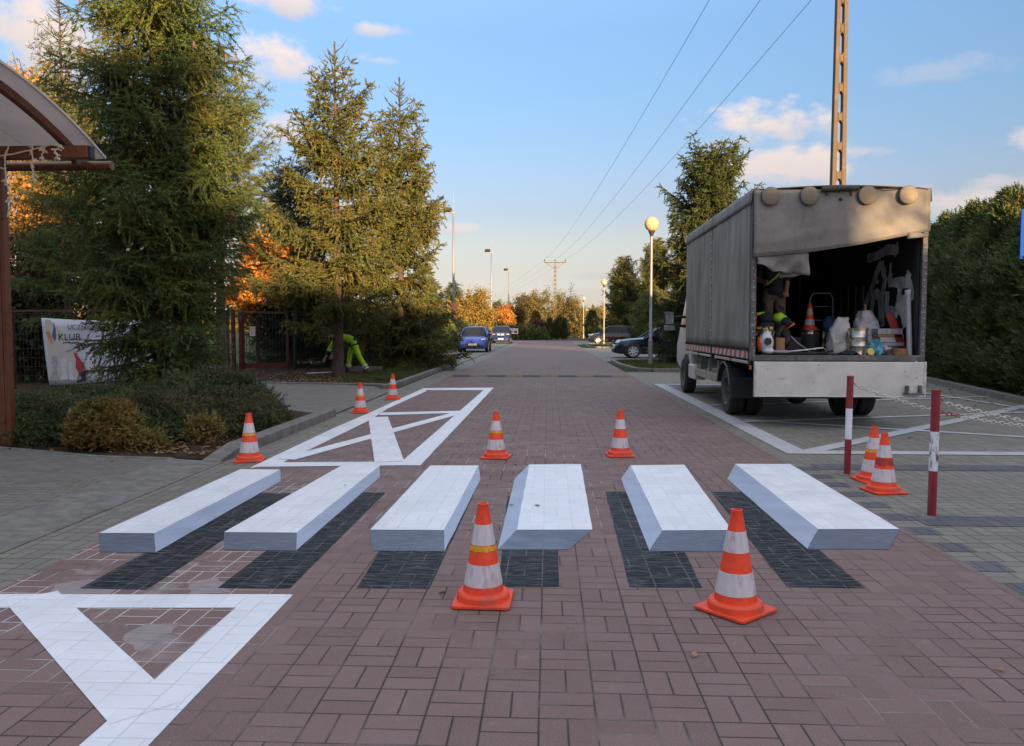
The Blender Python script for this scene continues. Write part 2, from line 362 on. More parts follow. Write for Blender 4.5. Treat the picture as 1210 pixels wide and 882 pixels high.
def rusty_white():
    t = NT('post_white_paint_rusty'); v = t.scale(t.obj(), (16,16,3))
    c = t.mix(t.ramp(t.noise(2.5, 8, .75, v), .53, .57), (.72,.72,.73), (.085,.035,.016))
    return t.bsdf(c, .5, 0, t.bump(t.noise(3,5,.6,v), .2, .003))
M['post_white_rust'] = rusty_white()
M['post_white'] = plain('post_white_paint', (.74,.74,.76), .45, var=.06, scale=8, dirt=(.45,.38,.36), dirt_amt=.25)
M['chain_white'] = plain('chain_white', (.60,.57,.52), .5, var=.2, scale=40, dirt=(.28,.18,.11), dirt_amt=.8)
M['chain_red'] = plain('chain_red', (.38,.03,.04), .5, var=.2, scale=40)
M['brown_steel'] = plain('brown_painted_steel', (.155,.052,.024), .33, var=.2, scale=5, dirt=(.05,.02,.012), dirt_amt=.4)
M['fence_brown'] = plain('brown_fence_paint', (.095,.030,.020), .55, var=.25, scale=6)
M['fence_dark'] = plain('dark_fence_paint', (.030,.026,.024), .6, var=.25, scale=6)
M['rubber'] = plain('tyre_rubber', (.022,.021,.020), .85, var=.3, scale=10, bump=.2, dirt=(.07,.062,.052), dirt_amt=.5)
M['black'] = plain('black_plastic', (.022,.022,.023), .55, var=.25, scale=12)
M['steel_dark'] = plain('dark_chassis_steel', (.035,.033,.032), .7, var=.35, scale=7, dirt=(.10,.075,.055), dirt_amt=.6)
M['frame'] = plain('worn_grey_frame', (.12,.115,.11), .55, metal=.35, var=.35, scale=12, dirt=(.32,.29,.26), dirt_amt=.55)
M['wheel_alu'] = plain('silver_wheel', (.62,.62,.62), .4, metal=.3, var=.1, scale=8)
M['alu'] = plain('aluminium', (.62,.62,.61), .38, metal=.85, var=.15, scale=10)
M['chrome'] = plain('bright_metal', (.72,.71,.69), .2, metal=1.0, var=.12, scale=8)
M['tin'] = plain('tin_can', (.56,.50,.42), .28, metal=.95, var=.25, scale=9, dirt=(.3,.2,.1), dirt_amt=.5)
M['glass'] = plain('car_glass', (.012,.016,.020), .06, var=.1, scale=2, spec=.22)
M['lamp_glass'] = plain('headlamp_glass', (.46,.47,.50), .12, metal=.4, var=.15, scale=20)
M['blue_car'] = plain('blue_car_paint', (.010,.042,.30), .28, metal=.25, var=.08, scale=3, Coat_Weight=.8, Coat_Roughness=.05)
M['navy_car'] = plain('navy_car_paint', (.004,.006,.016), .25, metal=.1, var=.1, scale=3, Coat_Weight=.8, Coat_Roughness=.05)
M['indigo_car'] = plain('indigo_car_paint', (.012,.018,.085), .3, metal=.25, var=.1, scale=3, Coat_Weight=.7, Coat_Roughness=.06)
M['brown_car'] = plain('brown_car_paint', (.030,.020,.022), .28, metal=.3, var=.1, scale=3, Coat_Weight=.7, Coat_Roughness=.06)
M['plate'] = plain('number_plate_white', (.66,.66,.64), .4, var=.05, scale=30)
M['van_white'] = plain('dirty_white_van_paint', (.56,.53,.50), .38, var=.12, scale=4, dirt=(.23,.19,.16), dirt_amt=.6)
M['beige_guard'] = plain('beige_side_guard', (.36,.30,.24), .6, var=.2, scale=7, dirt=(.12,.09,.07), dirt_amt=.6)
M['beacon'] = plain('orange_beacon', (.85,.16,.02), .25, var=.1, scale=10)
def tarp(name, base, streak, vstretch, blot=.5):
    t = NT(name); v = t.obj(); s = t.scale(v, vstretch)
    c = t.mix(t.ramp(t.noise(1.6, 8, .65, s), .32, .68), base, streak)
    c = t.mix(t.ramp(t.noise(.9, 6, .6, v), .45, .7, 0, blot), c, tuple(x*.55 for x in base))
    c = t.mix(t.ramp(t.noise(14, 8, .8, v), .66, .72, 0, .45), c, tuple(min(1,x*1.6) for x in streak))
    c = t.mix(t.ramp(t.noise(1.7, 8, .75, t.scale(v, (1,1,.35))), .50, .70, 0, .55), c, tuple(x*.38 for x in base))
    h = t.math('ADD', t.noise(2.2, 5, .6, s), t.math('MULTIPLY', t.noise(180, 2, .5, v), .05))
    return t.bsdf(c, .6, 0, t.bump(h, .6, .05), .35)
M['side_tarp'] = tarp('grey_side_tarp', (.165,.153,.140), (.285,.264,.240), (1, 3.2, .22))
M['rear_tarp'] = tarp('dusty_rear_tarp', (.172,.155,.137), (.240,.216,.190), (1, 1, .8), .45)
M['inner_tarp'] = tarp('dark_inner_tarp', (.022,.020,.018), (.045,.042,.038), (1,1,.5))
M['graffiti'] = plain('white_graffiti_paint', (.68,.64,.59), .8, var=.3, scale=6, dirt=(.16,.15,.14), dirt_amt=.8)
def dropside():
    t = NT('scratched_aluminium_dropside'); v = t.obj()
    c = t.mix(t.ramp(t.noise(3, 7, .65, v), .3, .7), (.52,.50,.46), (.66,.635,.59))
    vo = t.n('ShaderNodeTexVoronoi', feature='F1'); vo.inputs['Scale'].default_value = 17; t.t.links.new(t.scale(v, (1,1,.8)), vo.inputs['Vector'])
    ch = t.math('MULTIPLY', t.ramp(vo.outputs['Distance'], .20, .14), t.ramp(t.noise(5, 5, .7, v), .55, .62))
    c = t.mix(ch, c, (.10,.09,.08))
    c = t.mix(t.ramp(t.noise(2.0, 8, .75, t.scale(v, (1,1,3))), .58, .70, 0, .55), c, (.25,.235,.22))
    return t.bsdf(c, .5, .25, t.bump(t.noise(4,6,.6,v), .25, .02))
M['dropside'] = dropside()
def stripes(name, a, b, period, slope, axis=1):
    t = NT(name); s = t.n('ShaderNodeSeparateXYZ'); t.t.links.new(t.obj(), s.inputs[0])
    f = t.math('FRACT', t.math('DIVIDE', t.math('ADD', s.outputs[axis], t.math('MULTIPLY', s.outputs[2], slope)), period))
    c = t.mix(t.math('GREATER_THAN', f, .5), a, b)
    c = t.mix(t.ramp(t.noise(9, 7, .7, t.obj()), .5, .7, 0, .5), c, (.2,.16,.15))
    return t.bsdf(c, .4)
M['chevron'] = stripes('red_white_reflective', (.52,.49,.48), (.42,.045,.05), .30, .55)
M['lamp_globe'] = plain('opal_globe', (.58,.40,.20), .55, var=.05, scale=3)
M['galv'] = plain('galvanised_pole', (.30,.30,.30), .5, metal=.5, var=.2, scale=4, stretch=(1,1,.3))
M['pole_conc'] = plain('pole_concrete', (.108,.076,.050), .85, var=.2, scale=5, bump=.3, dirt=(.18,.14,.10), dirt_amt=.4)
def sheet_mat():
    t = NT('frosted_roof_sheet'); v = t.obj(); c = t.mix(t.ramp(t.noise(1.2,6,.6,v), .35, .7), (.62,.55,.51), (.52,.46,.44))
    p = t.n('ShaderNodeBsdfPrincipled'); t.put(p.inputs['Base Color'], c); p.inputs['Roughness'].default_value = .35
    tr = t.n('ShaderNodeBsdfTranslucent'); t.put(tr.inputs[0], c); mx = t.n('ShaderNodeMixShader'); mx.inputs[0].default_value = .78
    t.t.links.new(p.outputs[0], mx.inputs[1]); t.t.links.new(tr.outputs[0], mx.inputs[2]); t.t.links.new(mx.outputs[0], t.out.inputs[0]); return t.m
M['polycarb'] = sheet_mat()
M['wire'] = plain('wire', (.06,.06,.065), .5, var=.1, scale=3)
M['string_white'] = plain('white_cable', (.72,.60,.46), .5, var=.1, scale=30)
M['bump_yellow'] = plain('worn_yellow_rubber', (.17,.135,.075), .8, var=.3, scale=9, dirt=(.08,.07,.06), dirt_amt=.6)
M['bump_black'] = plain('black_rubber_bump', (.06,.058,.058), .8, var=.3, scale=9)
M['hivis'] = plain('hi_vis_fabric', (.36,.62,.018), .75, var=.2, scale=11, bump=.25)
M['reflect'] = plain('silver_reflective_tape', (.70,.60,.50), .4, var=.1, scale=20)
M['navy_cloth'] = plain('navy_work_cloth', (.014,.016,.028), .85, var=.3, scale=12, bump=.2)
def camo():
    t = NT('camouflage_cloth'); v = t.obj()
    c = t.mix(t.ramp(t.noise(7, 3, .5, v), .48, .52), (.060,.050,.034), (.12,.092,.062))
    c = t.mix(t.ramp(t.noise(10, 3, .5, t.scale(v,(1,1.3,.8))), .56, .59), c, (.028,.024,.018))
    return t.bsdf(c, .9)
M['camo'] = camo()
M['skin'] = plain('skin', (.42,.22,.15), .5, var=.1, scale=14)
M['hair'] = plain('dark_hair', (.03,.02,.014), .7, var=.3, scale=30)
M['boot'] = plain('black_boot', (.02,.018,.017), .6, var=.3, scale=20)
M['sack'] = plain('paper_sack', (.44,.41,.38), .8, var=.15, scale=7, bump=.5, dirt=(.25,.22,.20), dirt_amt=.5)
M['clear_bag'] = plain('cloudy_plastic_bag', (.48,.44,.42), .3, var=.25, scale=9, bump=.6)
M['blue_bag'] = plain('blue_plastic_bag', (.10,.34,.44), .35, var=.4, scale=9, bump=.6)
M['red_board'] = plain('red_painted_board', (.26,.018,.018), .5, var=.25, scale=8)
M['pipe'] = plain('pale_plastic_pipe', (.48,.47,.48), .45, var=.12, scale=6)
M['wood'] = plain('raw_wood', (.30,.17,.075), .75, var=.25, scale=6, stretch=(1,1,.2))
M['white_plastic'] = plain('white_plastic', (.66,.66,.66), .4, var=.08, scale=10, dirt=(.3,.27,.25), dirt_amt=.4)
M['orange_plastic'] = plain('orange_plastic', (.60,.10,.025), .4, var=.1, scale=10)
M['yellow_plastic'] = plain('yellow_lid', (.66,.46,.09), .45, var=.1, scale=10)
M['red_plastic'] = plain('red_plastic', (.45,.03,.025), .4, var=.1, scale=10)
M['banner'] = plain('banner_cloth', (.56,.56,.60), .6, var=.06, scale=3)
M['ink'] = plain('black_print', (.02,.02,.022), .6, var=.1, scale=5)
M['ink_grey'] = plain('grey_print', (.33,.34,.36), .6, var=.2, scale=12)
M['ink_sand'] = plain('sand_print', (.50,.45,.40), .6, var=.08, scale=4)
M['ink_orange'] = plain('orange_print', (.55,.20,.06), .6, var=.1, scale=5)
M['ink_blue'] = plain('blue_print', (.055,.10,.22), .6, var=.1, scale=5)
M['ink_red'] = plain('red_print', (.40,.03,.05), .6, var=.2, scale=9)
M['blue_sign'] = plain('blue_sign_enamel', (.015,.06,.34), .8, var=.08, scale=5, spec=.05)
M['plaster'] = plain('pale_render', (.62,.56,.46), .85, var=.08, scale=3)
M['plaster_far'] = plain('pale_tower_render', (.66,.60,.50), .85, var=.08, scale=.3)
M['roof_dark'] = plain('dark_roof', (.08,.06,.05), .8, var=.2, scale=2)
M['cardboard'] = plain('brown_cardboard', (.17,.11,.065), .85, var=.2, scale=8)
M['pale_green'] = plain('greenhouse_sheet', (.25,.36,.32), .5, var=.2, scale=1)
# ------------------------------------------------------------------ ground, road, paths
def sheet(name, pts, z, m, kind='structure', label=None):
    o = MB().flat(pts, z).build(name, m); up_normals(o); return tag(o, label, None, None, kind)
def rect(x0, y0, x1, y1): return [(x0,y0),(x1,y0),(x1,y1),(x0,y1)]
sheet('ground', rect(-2500,-2500,2500,2500), 0, M['grass_ground'])
sheet('road', rect(-2.87,-14,2.42,93), .012, M['road'])
sheet('gutter_paving', rect(-3.42,-14,-2.87,93), .012, M['grey_paver'])
sheet('parking_strip', rect(2.42,-14,2.62,8.0), .012, M['grey_paver'])
eb = MB()
for k in range(55): eb.flat([(2.425,-13.9+.4*k),(2.62,-13.9+.4*k),(2.62,-13.7+.4*k),(2.425,-13.7+.4*k)], .0135)
tag(up_normals(eb.build('edge_pavers', M['dark_paver'])), kind='structure')
sheet('parking_edge_band', rect(2.62,5.55,12,5.85), .016, M['dark_paver'])
sheet('parking_cross_band', rect(2.62,7.75,12,8.05), .016, M['dark_paver'])
sheet('parking_area', [(2.62,-14),(12.5,-14),(12.5,25.2),(2.62,25.2)], .012, M['grey_paver'])
sheet('parking_strip', rect(2.42,8.0,2.62,25.2), .012, M['grey_paver'])
sheet('side_parking', rect(2.42,33.5,16,57), .012, M['grey_paver'])
sheet('far_side_parking', rect(2.42,70,16,93), .012, M['grey_paver'])
sheet('parking_bay', rect(-5.6,31.2,-3.5,93), .012, M['grey_paver'])
sheet('footpath', [(-14,-14),(-3.86,-14),(-3.86,8.0),(-4.7,8.06),(-6.3,8.66),(-14,8.9)], .035, M['walk'])
sheet('driveway', [(-3.38,12.35),(-3.38,17.4),(-3.9,18.3),(-5.2,19.0),(-7.2,19.3),(-11,22),(-11,18.4),(-7.6,16.8),(-5.6,14.3),(-4.4,12.9)], .030, M['walk'])
# flush sloping kerb along the dropped footpath
k = MB(); k.prism([(-3.30,-14,.0),(-3.30,-14,.020),(-3.86,-14,.050),(-3.86,-14,.0)], (0,21.9,0)); tag(k.build('dropped_kerb', M['kerb']), kind='structure')
def kerb(name, path, w=.15, h=.12, seg=1.0, m='kerb'):
    """kerb stones along a line, each stone with a hairline gap"""
    mb = MB()
    for a, b in zip(path[:-1], path[1:]):
        a3, b3 = Vector((a[0],a[1],0)), Vector((b[0],b[1],0)); L = (b3-a3).length; n = max(1, round(L/seg)); d = (b3-a3)/n
        ha = a[2] if len(a) > 2 else h; hb = b[2] if len(b) > 2 else h
        ang = math.atan2(d.y, d.x); nrm = Vector((-math.sin(ang), math.cos(ang), 0))*w/2; g = d.normalized()*.004
        for i in range(n):
            p, q = a3+d*i+g, a3+d*(i+1)-g; h0 = ha+(hb-ha)*i/n; h1 = ha+(hb-ha)*(i+1)/n
            vs = [p-nrm, p+nrm, q+nrm, q-nrm]
            top = [Vector((v.x,v.y,h0 if j<2 else h1)) for j, v in enumerate(vs)]
            mb.add(vs+top, [(0,1,2,3),(4,5,6,7),(0,1,5,4),(1,2,6,5),(2,3,7,6),(3,0,4,7)])
    return tag(mb.build(name, M[m], bevel=.012), kind='structure')
kerb('kerb', [(-3.43,7.86,.035),(-3.41,8.5,.13),(-3.40,9.4,.13),(-3.40,12.2,.13)], w=.20)
kerb('kerb', [(-3.66,12.4,.05),(-4.5,13.0,.05),(-5.7,14.5,.05),(-7.7,17.0,.05)], w=.08)
kerb('kerb', [(-6.3,8.68,.045),(-4.75,8.08,.045),(-3.88,7.97,.045)], w=.08)
kerb('kerb', [(-7.2,19.45,.06),(-5.2,19.1,.06),(-4.0,18.5,.09),(-3.62,17.6,.13),(-3.56,19.0,.13),(-3.56,30.2,.13),(-3.75,31.0,.13),(-4.4,31.35,.13),(-5.7,31.4,.13)])
kerb('kerb', [(-5.68,31.5,.12),(-5.68,93,.12)])
kerb('kerb', [(12,25.3),(3.3,25.3),(2.85,25.9),(2.62,29),(2.62,32.6),(3.1,33.3),(12,33.4)])
kerb('kerb', [(16,57.2),(3.5,57.2),(3.05,58.4),(3.05,68.8),(3.5,69.8),(16,69.8)])
kerb('kerb', [(6.9,7.6,.14),(8.35,13.5,.14),(9.65,20.5,.14),(10.2,25.2,.14)])
kerb('kerb', [(-12,93.2,.08),(16,93.2,.08)])
# planting beds
bed = tag(up_normals(MB().flat([(-6.3,8.74),(-4.75,8.14),(-3.52,8.0),(-3.51,12.3),(-4.5,12.9),(-5.7,14.4),(-7.7,16.9),(-13,17.5),(-13,8.9)], .028).build('planting_bed', M['soil'])), kind='structure')
tag(up_normals(MB().flat([(-7.2,19.55),(-5.2,19.2),(-4.0,18.6),(-3.66,19),(-3.66,30.2),(-3.85,30.9),(-4.4,31.25),(-5.7,31.3),(-13,31.3),(-13,19.5)], .028).build('planting_bed', M['soil'])), kind='structure')
tag(up_normals(MB().flat([(12,25.4),(3.35,25.4),(2.95,25.95),(2.72,29),(2.72,32.55),(3.15,33.2),(12,33.3)], .05).build('grass_island', M['grass_ground'])), kind='structure')
tag(up_normals(MB().flat([(16,57.3),(3.55,57.3),(3.15,58.45),(3.15,68.75),(3.55,69.7),(16,69.7)], .05).build('grass_island', M['grass_ground'])), kind='structure')
tag(up_normals(MB().flat([(7.0,7.6),(8.45,13.5),(9.75,20.5),(10.3,25.2),(14,25.2),(14,7.6)], .06).build('hedge_bed', M['soil'])), kind='structure')

# ------------------------------------------------------------------ painted markings
rj = random.Random(5)
def painted(pts, z, step=.16, j=.0012):
    """hand-painted patch: the edges wander by a few millimetres"""
    out = []
    n = len(pts)
    for i in range(n):
        a, b = Vector(pts[i][:2]), Vector(pts[(i+1)%n][:2]); L = (b-a).length; m = max(1, int(L/step))
        for q in range(m):
            p = a.lerp(b, q/m)
            if q: p += Vector((rj.gauss(0,j), rj.gauss(0,j)))
            out.append((p.x, p.y, z))
    return out
def patch(name, pts, z, m, parent=None, **k):
    o = MB().flat(painted(pts, z, **k)).build(name, M[m], parent); return up_normals(o)
BLOCKS = [
 ('first painted white floating block from the left, in front of the kerbside cone', [(-2.98,5.09),(-2.61,5.1),(-2.58,7.5),(-2.97,7.5)], [(-2.38,4.66),(-2.73,4.66)], [(-2.58,7.5),(-2.38,6.92),(-2.38,4.66)], [(-2.45,3.99),(-2.09,3.99),(-2.09,6.42),(-2.43,6.42)]),
 ('second painted white floating block from the left, joined by the far marking', [(-2.16,5.15),(-1.67,5.16),(-1.67,7.77),(-2.05,7.76)], [(-1.54,4.74),(-1.99,4.74)], [(-1.67,7.77),(-1.54,7.16),(-1.54,4.74)], [(-1.73,4.03),(-1.35,4.04),(-1.35,6.49),(-1.72,6.49)]),
 ('third painted white block from the left, with a short dark patch left of the cone', [(-1.2,5.26),(-.70,5.27),(-.69,7.82),(-1.17,7.80)], [(-.63,4.77),(-1.07,4.76)], [(-.69,7.82),(-.61,7.10),(-.63,4.77)], [(-1.0,4.06),(-.62,4.07),(-.61,6.49),(-1.10,6.48)]),
 ('painted white block right behind the front cone with the yellow sticker', [(-.21,5.30),(.30,5.33),(.33,7.95),(-.19,7.90)], [(.13,4.84),(-.31,4.82)], [(-.19,7.90),(-.30,7.15),(-.31,4.82)], [(-.26,4.12),(.06,4.13),(.07,6.4),(-.33,6.4)]),
 ('painted white block whose near edge is overlapped by the skewed front cone', [(.77,5.33),(1.24,5.36),(1.36,7.96),(.82,7.90)], [(1.22,4.84),(.62,4.83)], [(.82,7.90),(.66,7.18),(.62,4.83)], [(.43,4.14),(.81,4.15),(.9,6.62),(.48,6.61)]),
 ('last painted white block on the right, beside the grey parking area', [(1.83,5.41),(2.38,5.44),(2.43,8.05),(1.88,8.03)], [(2.10,4.94),(1.60,4.92)], [(1.88,8.03),(1.62,7.22),(1.60,4.92)], [(1.26,4.18),(1.66,4.18),(1.68,6.66),(1.36,6.65)]),
]
for i, (lab, top, fb, side, sh) in enumerate(BLOCKS):
    c = Vector(((top[0][0]+top[1][0])/2, top[0][1], 0))
    r = thing('painted_block', lab, 'road marking', c, 0, 'painted 3D crosswalk blocks')
    loc = lambda P: [(p[0]-c.x, p[1]-c.y) for p in P]
    patch('shadow_patch', loc(sh), .0135, 'black_paint', r)
    nl, nr = top[0], top[1]
    patch('front_face', loc([nl, nr, fb[0], fb[1]]), .0150, 'slate_paint', r)
    patch('side_face', loc(side + [nr if i < 3 else nl]), .0158, 'lilac_paint', r)
    patch('top_face', loc(top), .0166, 'white_paint', r)
def bar(a, b, w, w2=None):
    a, b = Vector(a), Vector(b); d = (b-a).normalized(); n = Vector((-d.y, d.x)); w2 = w2 or w
    return [tuple(a-n*w/2), tuple(b-n*w2/2), tuple(b+n*w2/2), tuple(a+n*w/2)]
def marking(name, label, bars, m, z0, group=None):
    r = thing(name, label, 'road marking', (0,0,0), 0, group)
    for q, b in enumerate(bars): patch('stripe', b, z0+.0006*q, m, r)
    return r
marking('crossed_box_marking', 'fresh white crossed box painted on red pavers beyond the blocks, four cones round it',
  [[(-2.92,7.60),(-2.70,7.75),(-2.66,11.75),(-2.94,10.8)], [(-2.94,10.8),(-2.66,11.75),(-2.74,13.4),(-2.90,12.6)], [(-2.90,12.6),(-2.74,13.4),(-2.66,17.25),(-2.86,18.0)],
   [(-2.9,7.65),(-1.27,7.82),(-1.27,8.04),(-2.72,7.92)], [(-1.5,7.8),(-1.27,7.8),(-1.26,18.3),(-1.43,18.3)], [(-2.85,17.5),(-1.3,17.6),(-1.27,18.3),(-2.86,18.1)],
   [(-2.66,12.35),(-1.42,12.75),(-1.42,13.1),(-2.7,12.75)], bar((-2.72,8.1),(-1.43,12.85),.20), bar((-2.62,12.1),(-1.62,8.0),.30)], 'white_paint', .0135, 'crossed box markings')
marking('crossed_box_marking', 'large fresh white marking with a diagonal at the lower left, nearest the camera',
  [[(-2.95,3.68),(-1.42,3.75),(-1.30,3.95),(-2.95,3.88)], [(-1.53,.2),(-1.30,.2),(-1.30,3.93),(-1.52,3.93)], [(-2.95,.2),(-2.75,.2),(-2.75,3.8),(-2.95,3.8)],
   bar((-2.62,3.86),(-1.42,2.68),.235)], 'white_paint', .0135, 'crossed box markings')
r = thing('parking_lines', 'worn white outline and crossing lines on the grey parking area around the truck', 'road marking')
for q, b in enumerate([rect(2.60,8.95,2.86,19.7), rect(2.60,8.72,12,8.95), bar((2.9,8.9),(9.6,15.55),.20), bar((2.9,11.95),(8.1,9.0),.14), rect(2.9,19.4,6,19.7),
          bar((2.86,11.7),(9.8,13.9),.13), bar((2.86,14.2),(9.9,16.7),.13), bar((3.0,17.2),(10,18.4),.13), bar((7.9,19),(8.1,13.6),.13)]):
    patch('line', b, .0175+.0006*q, 'old_paint', r)
for pts, z in (([(-2.62,4.05),(-2.36,4.22),(-2.22,3.88),(-2.55,3.88)], .0130), ([(-1.92,4.12),(-1.80,4.20),(-1.62,3.96),(-1.84,3.93)], .0130), ([(-1.86,3.33),(-1.85,3.52),(-1.68,3.52),(-1.70,3.2)], .0130)):
    tag(patch('paint_stain', pts, z, 'ghost_paint', j=.012, step=.05), kind='structure')
# speed bump of rubber segments
r = thing('speed_bump', 'low black and yellow speed bump lying across the red road', 'speed bump', (0,22.6,.012))
for i in range(10):
    x0 = -2.72+i*.5; mb = MB()
    mb.prism([(x0,-.17,0),(x0,-.10,.035),(x0,0,.048),(x0,.10,.035),(x0,.17,0)], (.49,0,0))
    mb.build('segment', M['bump_yellow' if i % 2 else 'bump_black'], r)
# ------------------------------------------------------------------ foliage builders
def nrm(a): return a/np.maximum(np.linalg.norm(a, axis=-1, keepdims=True), 1e-9)
def shoot_tris(B, D, L, n, nl, nw, rng, ang=.75):
    """needles as small triangles set round shoots"""
    N = len(B); t = (np.arange(n)[None,:]+rng.random((N,n)))/n
    p = B[:,None,:] + D[:,None,:]*(L[:,None]*t)[:,:,None]
    rv = rng.normal(size=(N,n,3)); per = nrm(np.cross(D[:,None,:], rv))
    a = ang*(.6+.6*rng.random((N,n,1)))
    nd = nrm(D[:,None,:]*np.cos(a)+per*np.sin(a))
    s = nrm(np.cross(nd, rng.normal(size=(N,n,3))))*nw/2
    l = nl*(.7+.6*rng.random((N,n,1)))
    V = np.stack([p-s, p+s, p+nd*l], axis=2).reshape(-1,3)
    return V
def leaf_quads(P, size, rng, up=0.0, out=None):
    N = len(P); nr = rng.normal(size=(N,3)); nr[:,2] += up
    if out is not None: nr += out
    nr = nrm(nr); a = nrm(np.cross(nr, rng.normal(size=(N,3)))); b = np.cross(nr, a)
    s = size*(.6+.8*rng.random((N,1)))
    V = np.stack([P-a*s*.5, P+b*s*.34, P+a*s*.5, P-b*s*.34], axis=1).reshape(-1,3)
    return V
def tris(name, Vs, m, parent):
    V = np.concatenate(Vs); return tri_mesh(name, V, np.arange(len(V)).reshape(-1,3), m, parent)
def quads(name, Vs, m, parent):
    V = np.concatenate(Vs); return tri_mesh(name, V, np.arange(len(V)).reshape(-1,4), m, parent)
def conifer(name, label, loc, H, r0, z0, mat, seed, group=None, whorl=.32, nb=6, taper=.85, sp=.10, needles=(6,.035,.010), trunk_r=.12, bot=(-.45,.25), top=(.55,.3),
            cones=0, bare_top=.0, shootL=.12, cat='tree', secmax=.5, lean=(0,0), jag=.22, hang=.45, skirt=1.0):
    rng = np.random.default_rng(seed); root = thing(name, label, cat, loc, 0, group)
    Bs, Ds, Ls = [], [], []; br = MB(); tips = []
    z = z0
    while z < H-.12:
        f = (z-z0)/(H-z0); rad = r0*(1-f)**taper*(skirt+(1-skirt)*min(1,f/.18)) + .05
        k = nb + int(rng.integers(-1,2)); ph = rng.random()*6.28
        for i in range(k):
            L = rad*(1-jag+jag*1.9*rng.random()); phi = ph+6.283*i/k+rng.normal()*.22; zz = z+rng.normal()*whorl*.3
            if rng.random() < .06: continue
            a = bot[0]+(top[0]-bot[0])*f+rng.normal()*.08; b = bot[1]+(top[1]-bot[1])*f
            n = max(3, int(L/.13)); s = np.linspace(0,1,n); ox = lean[0]*(zz/H)**2; oy = lean[1]*(zz/H)**2
            side = np.sin(s*2.5+rng.random()*6)*.05*L
            P = np.stack([ox+np.cos(phi)*L*s-np.sin(phi)*side, oy+np.sin(phi)*L*s+np.cos(phi)*side, zz+L*(a*s+b*s*s)], 1)
            T = nrm(np.gradient(P, axis=0))
            br.tube([tuple(P[0]), tuple(P[n//2]), tuple(P[-1])], [.012+.014*L*.6, .008+.006*L*.5, .004], 4, caps=False)
            if z > H-bare_top:            # thin young top: shoots only along the branch itself
                Bs.append(P[:-1]); Ds.append(T[:-1]); Ls.append(np.full(n-1, L/n)); continue
            hx = np.array([-np.sin(phi), np.cos(phi), 0])
            i0 = 1 if L < .8 else max(1, int(n*.12))
            for sg in (-1, 1):
                ps, ts, ss = P[i0:], T[i0:], s[i0:]; m = len(ps)
                sd = nrm(ts*.62 + sg*hx[None]*.78 + np.array([0,0,-.22])[None] + rng.normal(size=(m,3))*.13)
                sl = np.minimum(secmax, .14+.62*L*(1.02-ss)*.8)*(.6+.6*rng.random(m))
                q = max(2, int(secmax/sp)); tq = (np.arange(q)+.4)/q
                keep = (tq[None,:]*secmax < sl[:,None])
                base = ps[:,None,:]+sd[:,None,:]*(tq*secmax)[None,:,None] + np.array([0,0,-.25])[None,None]*((tq*secmax)**2)[None,:,None]
                Bk = base[keep]; Dk = np.repeat(sd[:,None,:], q, 1)[keep]
                if hang:                     # hanging branchlets that close the crown like curtains
                    kk = rng.random(len(Bk)) < hang; Bh = Bk[kk]; dh = nrm(Dk[kk]*.45+rng.normal(size=Bh.shape)*.22+np.array([0,0,-.85])[None])
                    for q2 in range(2): Bs.append(Bh+dh*shootL*.9*q2); Ds.append(dh); Ls.append(np.full(len(Bh), shootL*1.1))
                for sg2 in (-1, 0, 1):
                    pr = np.cross(Dk, np.array([0,0,1.0])[None]); d = nrm(Dk*.75+sg2*pr*.75+rng.normal(size=Dk.shape)*.22+np.array([0,0,-.08])[None])
                    Bs.append(Bk); Ds.append(d); Ls.append(np.full(len(Bk), shootL)*(.7+.6*rng.random(len(Bk))))
            Bs.append(P[1:]); Ds.append(T[1:]); Ls.append(np.full(n-1, .13))
            tips.append(P[-1])
            if cones and f > .25 and rng.random() < cones:
                tips.append(P[-1])
        z += whorl*(.7+.5*rng.random())*(1-.35*f)
    # leader
    zs = np.arange(H-max(.6,bare_top), H, .05)
    lp = np.stack([lean[0]*(zs/H)**2, lean[1]*(zs/H)**2, zs], 1)
    Bs.append(lp); Ds.append(np.tile([0,0,1.0], (len(zs),1))); Ls.append(np.full(len(zs), .07))
    B, D, L = np.concatenate(Bs), np.concatenate(Ds), np.concatenate(Ls)
    tm = MB(); tp = [(lean[0]*f*f, lean[1]*f*f, f*H) for f in (0,.01,.05,.2,.45,.75,.93,1)]
    tm.tube(tp, [trunk_r*1.5,trunk_r*1.25,trunk_r,trunk_r*.84,trunk_r*.58,trunk_r*.28,trunk_r*.11,.006], 10)
    tm.build('trunk', M['bark'], root, smooth=True)
    br.build('branches', M['twig'], root)
    tris('crown', [shoot_tris(B, D, L, needles[0], needles[1], needles[2], rng)], M[mat], root)
    if cones:
        cm = MB(); pick = rng.choice(len(tips), min(int(cones*120), len(tips)), replace=False)
        for i in pick:
            p = Vector(tips[i]) + Vector(rng.normal(size=3)*.10); l = .10
            cm.lathe([(.004,0),(.018,-.025),(.020,-.055),(.012,-.085),(.003,-.1)], 6, p)
        tag(cm.build('seed_cones', M['cone_brown'], root), kind='stuff')
    return root
